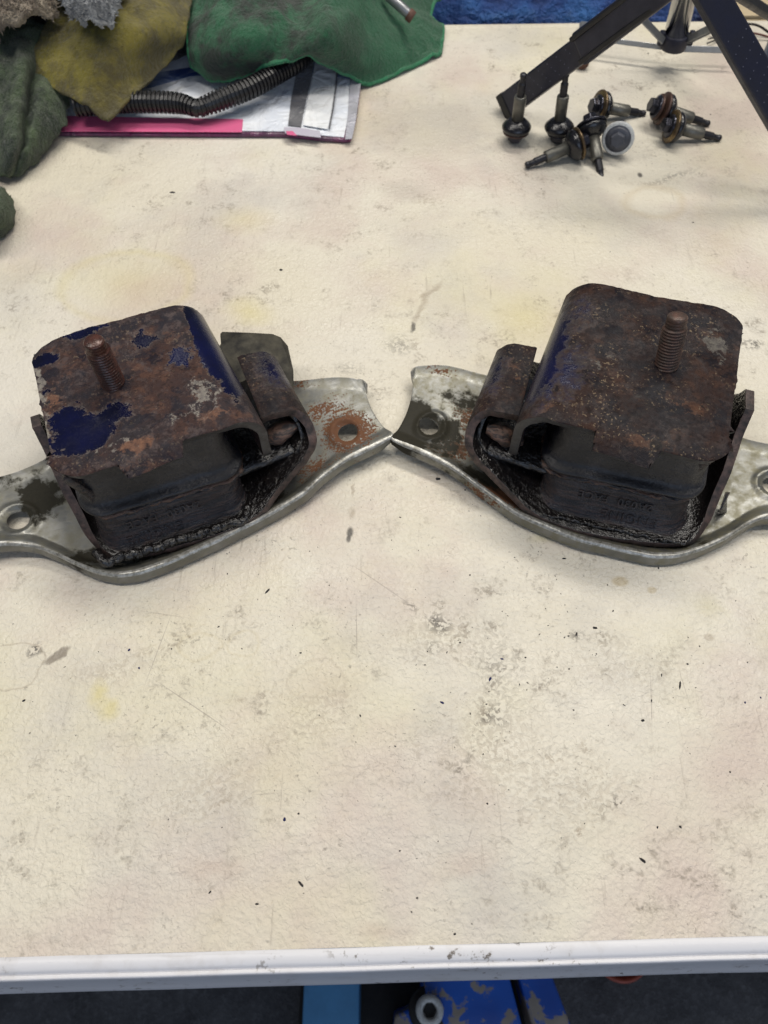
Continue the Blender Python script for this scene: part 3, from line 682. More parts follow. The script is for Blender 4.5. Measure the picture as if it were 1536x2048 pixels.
brR = [(-70, 49.5, -32, 20), (-80, 50.5, -32, 20), (-88, 49.5, -32, 20), (-94, 45, -34, 20), (-97, 38, -39, 22), (-95.5, 30, -46, 24), (-88, 23.5, -51, 30), (-78, 18, -55, 35), (-66, 12.5, -61, 40), (-54, 8.6, -67, 44), (-42, 6.2, -70, 46), (-20, 5.4, -72, 48), (5, 5.4, -70.5, 48), (28, 5.6, -67, 48), (40, 7.2, -62, 48), (46.5, 12, -50, 46), (49.5, 20, -36, 40), (51.5, 30, -24, 30), (53, 40, -8, 22), (54, 52, 2, 16)]
linR = [(-74, 44.5, -28, 15), (-82, 44.5, -28, 15), (-89, 42, -30, 15), (-91, 36, -34, 15), (-90, 30, -40, 15), (-84, 25.5, -45, 15)]
qR = dict(xl=-142, xr=112, sideflip=1, seed=3,
          yf=[(-138, -42), (-125, -44), (-102, -50), (-80, -60), (-55, -71), (-12, -78), (15, -78), (29, -75), (42, -68), (55, -58), (78, -38), (95, -34), (112, -33)],
          yb=[(-138, 21), (-118, 26), (-96, 27), (-60, 50), (0, 58), (40, 50), (64, 20), (80, 17), (112, 15)],
          holes=[(-121, -22), (84, -11)], endskew=lambda x, y: (0 if x > -110 else 5.0 * (1 - ((y + 10) / 32) ** 2) * (-110 - x) / 28),
          bracket=brR, liner=linR, ledge_y=-42, ledge_z=27, rx=(-50, 34), ry=0, rshear=.04, grease=.9,
          plate=dict(xb=-60.5, xr=35.5, zleg=33, sl=.13, sr=.075, tab=(-25, 5.5), tabd=8.0, yf=[(-70, -47), (-26, -49), (6, -53), (20, -54), (40, -54)], yb=[(-70, 53), (-44, 54), (-12, 52), (16, 52.5), (36, 48.5)]),
          stud=(0, 0), studtip=(-4.5, 8.5, 102.5),
          text=[('2A030  FACE', 6.5, -8, 24.5, -54.2), ('ENGINE', 8, 2, 16.5, -58.3)])
brL = [(x + (2 if x < -60 else -4 if x > 30 else 0), z, yf_ + (3 if x < -40 else 4), yb_ - 2) for x, z, yf_, yb_ in brR]
linL = [(x + 2, z, a + 2, b - 2) for x, z, a, b in linR]
qL = dict(xl=-142.5, xr=112, sideflip=-1, seed=11,
          yf=[(-137, -44), (-125, -46), (-111, -48), (-95, -53), (-77, -61), (-30, -71), (0, -75.5), (18, -76.5), (30, -74.5), (40, -69.5), (50, -61), (62, -49), (74, -39.5), (90, -34), (112, -32)],
          yb=[(-137, 8), (-134, 10), (-98, 23), (-60, 48), (0, 56), (40, 46), (60, 20), (83, 14), (112, 12)],
          holes=[(-117, -27), (79, -17)], endskew=lambda x, y: (0 if x > -110 else 5.0 * (1 - ((y + 15) / 28) ** 2) * (-110 - x) / 27),
          bracket=brL, liner=linL, ledge_y=-38, ledge_z=27, rx=(-48, 36), ry=2, rshear=.04, grease=2.7,
          plate=dict(xb=-57, xr=37.5, zleg=36, sl=.13, sr=.02, tab=(-19, 8), tabd=6.0, yf=[(-66, -46), (-20, -46), (8, -49.5), (20, -49.5), (40, -48)], yb=[(-66, 43), (-40, 44), (0, 44), (20, 42), (37, 39.5)]),
          stud=(0, 0), studtip=(0, 1.5, 105),
          text=[('2A030  FACE', 6.5, -2, 24.5, -52.2), ('ENGINE', 8, 6, 16.5, -56.3)])
mR = mset('right', 1, ol=.55, tone=.62, soft=True, fleck=.75, stud=M['stud_r'],
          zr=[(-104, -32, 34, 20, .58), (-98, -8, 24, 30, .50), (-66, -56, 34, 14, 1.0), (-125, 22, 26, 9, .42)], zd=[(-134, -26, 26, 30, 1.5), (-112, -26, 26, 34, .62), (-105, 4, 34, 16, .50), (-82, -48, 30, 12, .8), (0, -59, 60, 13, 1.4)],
          blue=[(-62, 5, 15, 75, 1.15), (-50, -15, 20, 40, .72), (-50, 30, 18, 32, .62), (-66, -20, 9, 40, 1.0)], rust=[(-8, -52, 18, 7, .7), (-58, -42, 10, 8, .6), (0, 0, 14, 12, .3), (14, -24, 22, 16, .50)], dark=[(-10, -30, 26, 18, .45), (30, 20, 18, 30, .3), (-2, -52, 7, 6, .8)],
          prim=[(25, 22, 10, 18, .85), (-34, -8, 16, 20, .30), (-10, -25, 30, 12, .24)], bblue=[(-90, 0, 16, 40, .75)])
mL = mset('left', -1, ol=.38, tone=1.15, fleck=.25, stud=M['stud_l'],
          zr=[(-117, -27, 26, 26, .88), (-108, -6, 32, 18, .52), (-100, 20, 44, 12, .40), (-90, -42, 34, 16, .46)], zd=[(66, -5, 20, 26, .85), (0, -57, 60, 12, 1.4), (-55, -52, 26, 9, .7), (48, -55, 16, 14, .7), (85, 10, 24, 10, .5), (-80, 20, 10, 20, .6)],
          blue=[(20, -27, 25, 17, 1.25), (26, -14, 16, 14, .95), (4, -20, 18, 12, .85), (-53, 22, 10, 52, 1.7), (-58, 0, 9, 40, 1.6), (32, 30, 13, 7, 1.1), (-36, 6, 13, 14, .75), (-20, 24, 16, 16, .6), (8, 42, 24, 7, .8), (34, 8, 8, 8, .5)],
          rust=[(-2, -43, 14, 7, .8), (32, 4, 8, 30, .5), (-45, -38, 12, 9, .6), (-50, 35, 8, 24, .5), (0, 0, 17, 14, .45), (30, -38, 14, 8, .4)], dark=[(-28, 20, 22, 20, .4)],
          prim=[(-42, -22, 13, 26, .62), (33, -33, 8, 8, .5), (12, -42, 12, 5, .6), (36, 15, 4, 36, .7), (10, -38, 26, 5, .55), (-30, -34, 16, 6, .5), (38, -20, 4, 24, .6)], bblue=[(-84, 5, 18, 38, .80)])
mountR, LR = build_mount('engine_mount', RF, 'drier rusted engine mount on the right, its grey steel wing pointing left', qR, mR)
mountL, LL = build_mount('engine_mount', LF, 'wet rusted engine mount with bright navy paint patches and a dark sheet behind it', qL, mL)
# dark notched sheet behind the hook of the left mount
P = [(-40, 22), (-42, 54), (-56, 52), (-60, 49.5), (-61.5, 51), (-63, 59), (-64.5, 60.5), (-80, 54), (-94, 47.5), (-98, 43), (-100, 35), (-98, 18), (-94, 6), (-60, 6)]
M['shield'] = m_simple('dark_olive_steel', (.060, .054, .038), .5, .0, .5, 90, .4, .2, (.012, .011, .010))
bm = bmesh.new(); top = [bm.verts.new(LL(x, y, 30 - max(0, 30 - y) * .3)) for x, y in P]; f = bm.faces.new(top)
r = bmesh.ops.extrude_face_region(bm, geom=[f]); vs = [g for g in r['geom'] if isinstance(g, bmesh.types.BMVert)]; bmesh.ops.translate(bm, verts=vs, vec=(0, 0, -.0022))
me = bpy.data.meshes.new('rear_sheet'); bm.to_mesh(me); bm.free(); me.materials.append(M['shield'])
o = bpy.data.objects.new('rear_sheet', me); COL.objects.link(o); o.parent = mountL; b = o.modifiers.new('bevel', 'BEVEL'); b.width = .0008; b.segments = 2
# chipped rubber flap hanging on the right mount's side wall
V = [LR(52.5, -34, 22), LR(54, -28, 14), LR(55, -32, 6), LR(58, -35, 3), LR(52, -40, 8), LR(50.5, -42, 16), LR(51, -36, 24)]
V2 = V + [v + LR(1.2, .5, .4) - LR(0, 0, 0) for v in V]; n = len(V)
mk('rubber_flap', V2, [tuple(range(n)), tuple(range(2 * n - 1, n - 1, -1))] + [(i, (i + 1) % n, (i + 1) % n + n, i + n) for i in range(n)], M['rubber_low'], mountR, smooth=False)

# ================================================================== BOLTS
M['b_sleeve'] = m_simple('dull_bolt_steel', (.17, .165, .145), .38, .55, .35, 200, .3)
M['b_thread'] = m_simple('dark_thread_steel', (.035, .035, .042), .35, .4, .4, 200, .3)
M['b_rubber'] = m_simple('black_grommet_rubber', (.010, .010, .014), .22, 0, .4, 150, .4, .6)
M['b_brass'] = m_simple('oily_brass_washer', (.22, .155, .075), .3, .7, .5, 150, .4, .5, (.06, .04, .03))
M['b_copper'] = m_simple('rusty_washer', (.085, .045, .034), .4, .3, .5, 150, .5)
M['b_bright'] = m_simple('bright_washer_steel', (.74, .75, .74), .45, .0, .35, 400, .7)
M['b_grey'] = m_simple('grey_grommet_rubber', (.075, .08, .10), .5, 0, .3, 200, .3)
M['b_hex'] = m_simple('black_hex_steel', (.055, .055, .070), .20, .75, .3, 150, .2)
def bolt(head, tip, label, washer, kind='full', wr=1.0):
    """head: world point of the washer centre, tip: world point the thread aims at"""
    ax = (tip - head).normalized()
    root = tag(empty('shoulder_bolt', head), label, 'bolt', 'greasy shoulder bolts strewn on the table')
    Mx = Vector((0, 0, 1)).rotation_difference(ax).to_matrix().to_4x4()
    def part(name, prof, mat, n=26): V, F = lathe_data([(r / 1000, h / 1000) for r, h in prof], n, Mx); return mk(name, V, F, mat, root, bevel=0)
    G = 0
    part('washer', [(4, -1.2), (11.2 * wr, -1.2), (12.4 * wr, -.6), (12.6 * wr, .3), (12.2 * wr, 1.0), (4, 1.0)], washer, 32)
    if kind == 'open':
        part('spring_washer', [(4, -5.4), (9.2, -5.6), (10, -4.6), (9.6, -3.6), (4, -3.4)], M['b_copper'], 28)
    rb = M['b_grey'] if kind == 'face' else M['b_rubber']
    part('grommet', [(4.4, 1.0), (10.6, 1.0), (11.6, 2.6), (11.8, 4.2), (10.2, 6.4), (7.6, 8.6), (6.0, 9.6), (4.4, 9.8)], rb, 30)
    part('sleeve', [(4.0, 9), (4.7, 9.2), (4.7, 27.2), (4.5, 28.0), (3.0, 28.2)], M['b_sleeve'])
    pr = [(2.8, 27.8)]
    z = 28.2
    while z < 38: pr += [(3.05, z), (2.65, z + .45)]; z += .9
    pr += [(2.3, 38.2), (2.3, 42.2), (2.6, 42.6), (2.6, 44.4), (1.9, 45.2)]
    part('thread', pr, M['b_thread'], 18)
    # flanged hexagon head
    dz = -5.4 if kind == 'open' else -1.2
    part('head_flange', [(3, dz), (8.6, dz), (8.9, dz - .6), (7.4, dz - 1.5), (3, dz - 1.6)], M['b_hex'] if kind != 'face' else rb)
    V, F = lathe_data([(5.9 / 1000, (dz - 1.3) / 1000), (5.9 / 1000, (dz - 6.0) / 1000), (5.3 / 1000, (dz - 6.6) / 1000)], 6, Mx)
    mk('hex_head', V, F, M['b_hex'] if kind != 'face' else rb, root, smooth=False, bevel=.0004)
    if kind == 'face':
        part('dished_face', [(5, -1.25), (10.0, -1.35), (9.7, -1.6), (5, -1.9)], rb, 30)
    return root
def vert_tip(p, px, py, L_=.045): # tip straight over a standing bolt
    return p
hA = at(1032, 262, .0092); hB = at(1117, 262, .0092)
bolt(hA, hA + Vector((-.001, .002, .045)), 'upright bolt with rusty washer in front of the tripod foot, leftmost of the bolts', M['b_copper'], wr=.85)
bolt(hB, hB + Vector((-.003, .003, .045)), 'upright bolt standing second from left, above a lying bolt', M['b_hex'], wr=.72)
bolt(at(1198, 213, .0126), at(1268, 224, .004), 'bolt lying with brass edged washer, shaft pointing right behind the bright washer', M['b_brass'])
bolt(at(1182, 250, .019), at(1198, 330, .003), 'black bolt lying with its thread pointing at the viewer, left of the bright washer', M['b_hex'])
bolt(at(1157, 287, .0126), at(1052, 331, .003), 'bolt lying in front with its thread pointing down to the left', M['b_brass'])
hF = at(1236, 277, .0150)
bolt(hF, hF + Vector((.010, .032, -.010)), 'bolt seen head on with a bright round washer and grey centre', M['b_bright'], 'face')
bolt(at(1325, 217, .0150), at(1402, 243, .004), 'bolt lying behind its neighbour with a loose rusty washer under its head', M['b_copper'], 'open')
bolt(at(1343, 253, .0126), at(1433, 275, .003), 'bolt with a gold rimmed washer, shaft pointing right, nearest of the right pair', M['b_brass'])

# ================================================================== TRIPOD
M['t_blue'] = m_simple('blue black tripod paint', (.016, .018, .036), .42, .1, .3, 80, .3, .45)
M['t_black'] = m_simple('black tripod plastic', (.010, .010, .012), .45, 0, .3, 80, .3, .45)
M['chrome'] = m_simple('chrome_tube', (.62, .62, .60), .09, 1.0, .1, 40, .05)
M['brace'] = m_simple('galvanised_brace', (.30, .31, .32), .35, .7, .3, 90, .3)
pb = at(1347, 88, .022); hubz = .165
ph_ = pb + Vector((-.012, .006, hubz - .022))
tri = tag(empty('tripod_stand', (pb.x, pb.y, 0)), 'dark blue tripod stand with chrome centre tube at the back right', 'tripod')
ptop = pb + (ph_ - pb) * 1.9
V, F = tube_data([pb, ptop], .0098, 28); mk('chrome_tube', V, F, M['chrome'], tri, world=True)
V, F = tube_data([pb + Vector((0, 0, -.003)), pb + Vector((0, 0, .009))], .0114, 24); mk('collar', V, F, M['t_blue'], tri, world=True, bevel=.001)
for sx in (-1, 1):
    V, F = box_data((0, 0, 0), (.0022, .003, .0055)); V = [v + pb + Vector((sx * .0128, -.002, .006)) for v in V]; mk('collar_lug', V, F, M['t_blue'], tri, world=True, smooth=False, bevel=.001)
V, F = tube_data([ph_ + Vector((0, 0, -.004)), ph_ + Vector((0, 0, .02))], .0165, 24); mk('hub', V, F, M['t_blue'], tri, world=True, bevel=.002)
def leg(foot, hub, w, upv, thick=.010, frac=None, dots=False, mat=None, w2=None):
    mat = mat or M['t_blue']
    V, F = bar_data(foot, hub, w, thick, upv, w2); lg = mk('leg', V, F, mat, tri, world=True, smooth=False, bevel=.0016)
    d = (hub - foot); Ln = d.length; d.normalize(); s = d.cross(upv).normalized(); u = s.cross(d).normalized()
    if u.z < 0: u = -u
    loc = Vector(tri.location)
    def sub(nm, V, F, mt, **k): return mk(nm, [v - loc for v in V], F, mt, lg, smooth=False, **k)
    V, F = bar_data(foot - d * .002, foot + d * .006, w * 1.04, thick * 1.15, upv); sub('foot_cap', V, F, M['t_black'], bevel=.001)
    if frac:
        a = foot + d * Ln * frac + u * thick * .55
        V, F = bar_data(a, hub + u * thick * .55, w * 1.15, thick * .8, upv, (w2 or w) * 1.2); sub('outer_sleeve', V, F, mat, bevel=.0016)
        for sx in (-1, 1):
            V, F = bar_data(a + s * sx * w * .40 + u * .005, hub + s * sx * w * .40 + u * .005, .0035, .004, upv); sub('sleeve_rib', V, F, M['t_black'], bevel=.0008)
    if dots:
        V = []; F = []
        for i in range(40):
            for j in range(4):
                p = foot + d * (.02 + i * .0105) + s * (j - 1.5) * w * .19 + d * j * .0022 + u * thick * .5
                if (p - foot).dot(d) > Ln * (frac or .8) - .01: continue
                b = len(V); rr_ = .00045
                V += [p + s * rr_, p + d * rr_, p - s * rr_, p - d * rr_, p + u * .0004]; F += [(b, b + 1, b + 4), (b + 1, b + 2, b + 4), (b + 2, b + 3, b + 4), (b + 3, b, b + 4)]
        o = sub('grip_dots', V, F, M['dot']); o['kind'] = 'stuff'
    return lg
M['dot'] = m_simple('worn_dot', (.12, .13, .19), .4, 0)
fL = at(1012, 212, .006); camdir = Vector((0, -.75, .66))
leg(fL, at(1385, -70, .150), .0200, camdir, .009, .50, True, w2=.0165)
leg(at(1654, 395, .006), at(1384, -72, .150), .0225, camdir, .008, None, True, w2=.0185)
leg(at(1640, 92, .006), at(1390, -66, .150), .0078, camdir, .005, None, False, M['t_black'])
def brace(a, b, w=.0055):
    V, F = bar_data(a, b, w, .0018, camdir); mk('brace', V, F, M['brace'], tri, world=True, smooth=False, bevel=.0004)
brace(at(1327, 82, .028), at(1272, 24, .055)); brace(at(1328, 95, .016), at(1150, 72, .016), .004)
brace(at(1372, 80, .028), at(1440, 46, .055)); brace(at(1374, 86, .024), at(1442, 54, .050), .003); brace(at(1352, 97, .016), at(1475, 101, .016), .005)

# cable bits right of the tripod leg
M['wire_black'] = m_simple('black_wire', (.015, .012, .012), .45); M['wire_red'] = m_simple('dull_red_wire', (.14, .045, .035), .45)
P = spline([at(1470, 50, .003), at(1500, 48, .008), at(1520, 53, .008), at(1545, 70, .003), at(1580, 90, .003)], 30)
V, F = tube_data(P, .0011, 8); o = mk('black_wire', V, F, M['wire_black']); tag(o, 'thin black wire on the table right of the tripod leg', 'wire')
P = spline([at(1480, 66, .003), at(1505, 66, .006), at(1540, 75, .003), at(1580, 92, .003)], 30)
V, F = tube_data(P, .0009, 8); o = mk('red_wire', V, F, M['wire_red']); tag(o, 'thin dull red wire below the black wire', 'wire')
V = []; F = []
for pts in (((1436, 76), (1425, 76), (1416, 78)), ((1436, 77), (1426, 82), (1414, 87)), ((1436, 74), (1428, 68), (1420, 64))):
    v, f = tube_data(spline([at(x, y, .003) for x, y in pts] + [], 8), .0006, 6, off=len(V)); V += v; F += f
o = mk('frayed_wire_ends', V, F, M['wire_black']); tag(o, 'frayed ends of dark wire left of the tripod leg', 'wire')
# rusty hinge pin behind the left tripod leg
pn = tag(empty('rusty_link', at(1164, 85, 0)), 'small grey and rusty metal link lying behind the left tripod leg', 'metal link')
M['rust'] = m_simple('plain_rust', (.13, .06, .04), .7, 0, .5, 200, .6)
V, F = bar_data(at(1172, 46, .004), at(1164, 104, .004), .0115, .004); mk('link_bar', V, F, M['brace'], pn, world=True, smooth=False, bevel=.0016)
V, F = tube_data([at(1164, 100, .006), at(1166, 128, .006)], .0055, 14); mk('link_pin', V, F, M['rust'], pn, world=True, bevel=.001)
V, F = lathe_data([(.0035, 0), (.0035, .0012), (.0025, .0016)], 14, Matrix.Translation(at(1172, 55, .006))); mk('rivet', V, F, M['chrome'], pn, world=True)
# blue thing at right edge
M['navyplastic'] = m_simple('blue_plastic', (.02, .07, .16), .35)
tb_ = tag(empty('blue_bottle', at(1560, 130, 0)), 'sliver of a blue plastic bottle at the right edge behind the tripod leg', 'bottle')
V, F = lathe_data([(.016, 0), (.018, .002), (.018, .03), (.016, .036), (.008, .040), (.008, .046)], 28); mk('bottle_body', V, F, M['navyplastic'], tb_)
V, F = lathe_data([(.0095, .045), (.0095, .057), (.008, .058)], 20); mk('cap', V, F, M['t_black'], tb_)

# ================================================================== MAILING BAG, HOSE
M['film_white'] = m_film('white_film', (.78, .80, .84), (.66, .70, .78)); M['film_grey'] = m_film('grey_film', (.16, .16, .17), (.10, .10, .11)); M['film_pale'] = m_film('pale_grey_film', (.42, .42, .47), (.33, .33, .36))
M['pink'] = m_stripes('pink_hatched_film', (.62, .05, .19), (.66, .20, .34), 150, .9, .35, .4); M['label_white'] = m_film('white_label', (.82, .83, .84), (.68, .70, .73), .5); M['film_blue'] = m_film('blue_print', (.03, .06, .22), (.30, .38, .52)); M['plum'] = m_film('plum_edge', (.16, .03, .10), (.06, .05, .07))
def pz(pts, z): return [at(x, y, z) for x, y in pts]
bag = tag(empty('mailing_bag', at(450, 215, 0)), 'flat white and pink mailing bag under the rags and the black hose', 'mailing bag')
prism('bag_body', pz([(60, 262), (120, 266), (350, 267), (570, 268), (640, 276), (690, 279), (703, 277), (714, 230), (724, 150), (730, 60), (300, 40), (60, 60)], .0042), .0004, .0042, M['plum'], bag, .002)
prism('top_film', pz([(60, 258), (570, 262), (640, 270), (688, 274), (697, 230), (712, 140), (716, 66), (300, 44), (60, 64)], .0050), .0043, .0050, M['film_white'], bag, .0003)
def sheet(name, pts, z, mat, th=.0005): return prism(name, pz(pts, z), z - th, z, mat, bag, .0002)
sheet('pink_band', [(60, 262), (484, 264), (486, 238), (300, 235), (60, 230)], .0057, M['pink'])
sheet('blue_print', [(60, 150), (280, 150), (420, 128), (600, 100), (720, 140), (714, 160), (600, 140), (380, 152), (300, 175), (60, 190)], .0054, M['film_blue'], .0004)
sheet('dark_band', [(576, 250), (602, 253), (612, 200), (624, 150), (632, 90), (598, 88), (592, 150), (582, 200)], .0061, M['film_grey'])
sheet('white_label', [(606, 250), (655, 258), (662, 230), (672, 180), (676, 100), (634, 96), (626, 150), (614, 205)], .0067, M['label_white'])
sheet('dark_crease', [(657, 258), (660, 258), (668, 215), (674, 170), (676, 130), (673, 130), (670, 175), (664, 215)], .0071, M['film_grey'], .0003)
sheet('pale_border', [(690, 278), (704, 277), (712, 240), (722, 165), (726, 90), (702, 88), (700, 160), (696, 225)], .0062, M['film_pale'])
sheet('seam_strip', [(568, 254), (600, 255), (640, 262), (642, 275), (600, 270), (570, 266)], .0073, m_stripes('seam_hatch', (.55, .52, .60), (.40, .38, .45), 1200, .5, .4, .3))
sheet('plum_patch', [(572, 262), (586, 262), (594, 271), (574, 269)], .0078, M['pink'], .0004)
# corrugated hose
M['hose'] = m_simple('black_hose_plastic', (.008, .008, .010), .38, 0, .3, 120, .2, .5)
cp = [at(150, 212, .020), at(230, 205, .020), at(300, 204, .020), at(360, 207, .019), at(392, 216, .018), at(412, 211, .018), at(450, 196, .020), at(500, 176, .022), at(560, 143, .024), at(600, 118, .026), at(640, 80, .026)]
P = spline(cp, 1000); R_ = []; acc = 0
for i, p in enumerate(P):
    if i: acc += (p - P[i - 1]).length
    k = math.exp(-((p - at(392, 216, .018)).length / .012) ** 2)
    R_.append((.0076 + .0008 * (1 if sin(acc * 2 * pi / .0034) > -.1 else -1)) * (1 - .18 * k))
V, F = tube_data(P, R_, 16); o = mk('corrugated_hose', V, F, M['hose'], smooth=False); tag(o, 'kinked black corrugated hose lying on the mailing bag', 'hose')

# ================================================================== RAGS
def rag(name, label, ctrl, mat, nu=60, nv=44, th=.0015, fold=0.0, ffreq=60, pile=0, plen=.0018, pilemat=None, seed=0, edge_mat=None, edge_r=.0016, edges=('bottom',), cat='rag', wrinkle=-.006):
    """ctrl: rows of (px, py, z mm); a cloth laid through these points with small folds of its own"""
    rows = [[at(x, y, z / 1000) for x, y, z in r] for r in ctrl]
    R1 = [spline(r, nu) for r in rows]
    G = [spline([R1[j][i] for j in range(len(rows))], nv) for i in range(nu)]      # G[i][j]
    V = []
    for i in range(nu):
        for j in range(nv):
            p = G[i][j]; q_ = Vector((p.x * ffreq, p.y * ffreq, seed))
            d = noise.fractal(q_, .9, 2, 4) * fold + noise.noise(q_ * 5) * fold * .12 + noise.noise((p.x * 330, p.y * 330, seed)) * .0005 + (abs(noise.noise((p.x * 42 + p.y * 25, p.y * 42 - p.x * 30, seed + 3))) - .25) * wrinkle
            j2 = Vector((noise.noise((p.x * 220, p.y * 220, seed + 5)), noise.noise((p.x * 220, p.y * 220, seed + 9)), 0)) * (.0009 if i in (0, nu - 1) or j in (0, nv - 1) else 0)
            V.append(Vector((p.x, p.y, max(.0022, p.z + d))) + j2)
    base = Vector((V[len(V) // 2].x, V[len(V) // 2].y, 0))
    root = tag(empty(name, base), label, cat, 'dirty rags heaped at the back left corner')
    V2, F2, mi = shell(V, grid_faces(nu, nv), th, -1)
    mk('cloth', V2, F2, mat, root, world=True)
    if pile:
        rnd = random.Random(seed); PV = []; PF = []
        bm = bmesh.new(); vs = [bm.verts.new(v) for v in V]
        for f in grid_faces(nu, nv): bm.faces.new([vs[k] for k in f])
        bm.normal_update(); bm.faces.ensure_lookup_table(); fs = list(bm.faces)
        ar = [f.calc_area() for f in fs]; pick = rnd.choices(range(len(fs)), ar, k=pile)
        for k in pick:
            f = fs[k]; c_ = f.verts; a, b = rnd.random(), rnd.random()
            p = c_[0].co * (1 - a) * (1 - b) + c_[1].co * a * (1 - b) + c_[2].co * a * b + c_[3].co * (1 - a) * b
            n_ = f.normal if f.normal.z > 0 else -f.normal
            r3 = Vector((rnd.gauss(0, 1), rnd.gauss(0, 1), rnd.gauss(0, 1))).normalized(); d = (n_ + r3 * .9).normalized() * plen * rnd.uniform(.6, 1.7)
            s_ = d.cross(r3).normalized() * plen * .26; t_ = d.cross(s_).normalized() * plen * .26; bI = len(PV)
            PV += [p + s_, p - s_ * .5 + t_, p - s_ * .5 - t_, p + d]; PF += [(bI, bI + 1, bI + 3), (bI + 1, bI + 2, bI + 3), (bI + 2, bI, bI + 3)]
        bm.free()
        o = mk('terry_pile', PV, PF, pilemat or mat, root, world=True, smooth=False); o['kind'] = 'stuff'
    if edge_mat:
        line = []
        if 'left' in edges: line += [G[0][j] for j in range(nv - 1)]
        if 'bottom' in edges: line += [G[i][nv - 1] for i in range(nu)]
        if 'right' in edges: line += [G[nu - 1][j] for j in range(nv - 2, -1, -1)]
        def zz(p):
            q_ = Vector((p.x * ffreq, p.y * ffreq, seed)); return max(.0024, p.z + noise.fractal(q_, .9, 2, 4) * fold + noise.noise(q_ * 5) * fold * .12 + (abs(noise.noise((p.x * 42 + p.y * 25, p.y * 42 - p.x * 30, seed + 3))) - .25) * wrinkle)
        line = [Vector((p.x, p.y, zz(p))) for p in line]
        Vv, Ff = tube_data(line, [edge_r * (1 + .25 * noise.noise((i * .6, 0, 0))) for i in range(len(line))], 8); mk('stitched_edge', Vv, Ff, edge_mat, root, world=True)
    return root
M['green'] = m_cloth('green_microfibre', (.022, .20, .080), (.013, .12, .048), (.014, .022, .014), 16, 1500, .95, grad=(-.03, .045))
M['green_edge'] = m_cloth('green_stitching', (.025, .42, .17), (.02, .30, .12), (.02, .08, .04), 20, 1800, .4)
M['olive'] = m_cloth('olive_microfibre', (.36, .30, .025), (.26, .215, .025), (.070, .055, .022), 17, 1500, .75)
M['moss'] = m_cloth('dark_green_terry', (.12, .175, .075), (.06, .09, .045), (.022, .032, .022), 20, 1100, .8)
M['moss_pile'] = m_cloth('moss_pile', (.17, .22, .13), (.09, .12, .075), (.04, .055, .04), 20, 1100, .7)
M['beige'] = m_cloth('beige_terry', (.52, .44, .33), (.36, .29, .22), (.14, .10, .07), 26, 1100, .7)
M['ash'] = m_cloth('ash_terry', (.55, .57, .58), (.38, .40, .43), (.14, .14, .15), 26, 1100, .5)
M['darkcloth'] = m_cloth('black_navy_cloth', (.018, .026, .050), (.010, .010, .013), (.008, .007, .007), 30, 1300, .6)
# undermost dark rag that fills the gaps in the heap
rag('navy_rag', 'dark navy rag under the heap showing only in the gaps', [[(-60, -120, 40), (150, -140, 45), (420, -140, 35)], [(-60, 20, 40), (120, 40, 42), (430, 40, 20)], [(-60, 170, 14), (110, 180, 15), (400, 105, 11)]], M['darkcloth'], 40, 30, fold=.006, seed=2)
rag('green_rag', 'dark soiled green microfibre cloth with bright stitched edge, draped over the hose',
    [[(392, -140, 30), (450, -150, 55), (540, -150, 62), (640, -150, 50), (720, -140, 62), (790, -120, 42), (850, -90, 26), (930, -70, 8)],
     [(388, -40, 42), (440, -50, 58), (530, -55, 66), (620, -55, 48), (690, -55, 62), (745, -48, 54), (800, -20, 26), (862, 22, 7)],
     [(380, 40, 40), (430, 40, 52), (520, 38, 60), (600, 32, 52), (660, 40, 62), (730, 50, 40), (810, 50, 22), (884, 52, 5)],
     [(378, 100, 30), (425, 108, 38), (505, 100, 46), (570, 84, 46), (650, 92, 50), (720, 116, 26), (800, 104, 14), (884, 80, 4)],
     [(384, 134, 18), (425, 158, 14), (490, 157, 16), (545, 128, 34), (615, 112, 38), (690, 148, 16), (760, 158, 4), (880, 106, 3)]],
    M['green'], 110, 70, fold=.0032, ffreq=46, pile=9000, plen=.0012, seed=21, edge_mat=M['green_edge'], edges=('left', 'bottom', 'right'), edge_r=.0019)
rag('moss_rag', 'dark mossy green terry rag hanging in deep folds, left of the olive cloth',
    [[(-90, 30, 44), (-20, 30, 50), (20, 30, 52), (60, 36, 54), (94, 50, 52)],
     [(-90, 120, 42), (-20, 115, 44), (20, 115, 46), (52, 112, 50), (80, 110, 40)],
     [(-90, 210, 30), (-30, 212, 34), (8, 214, 31), (36, 212, 37), (58, 205, 24)],
     [(-84, 300, 16), (-34, 300, 22), (0, 304, 18), (28, 298, 24), (48, 288, 14)],
     [(-80, 352, 3), (-40, 350, 6), (-10, 352, 5), (14, 359, 5), (36, 346, 3)]],
    M['moss'], 90, 80, fold=.003, ffreq=45, pile=22000, plen=.0019, pilemat=M['moss_pile'], seed=31, wrinkle=-.009)
rag('moss_rag', 'narrow fold of mossy green terry rag under the lowest corner of the olive cloth',
    [[(60, 120, 30), (86, 130, 36), (110, 150, 34), (136, 160, 24)],
     [(48, 190, 22), (76, 190, 32), (104, 196, 28), (136, 200, 20)],
     [(40, 250, 12), (66, 255, 24), (92, 255, 20), (126, 248, 14)],
     [(28, 308, 6), (50, 310, 14), (76, 305, 10), (106, 285, 7)],
     [(16, 356, 3), (32, 354, 4), (52, 340, 4), (84, 314, 3)]],
    M['moss'], 60, 70, fold=.003, ffreq=50, pile=12000, plen=.0019, pilemat=M['moss_pile'], seed=35, wrinkle=-.007)
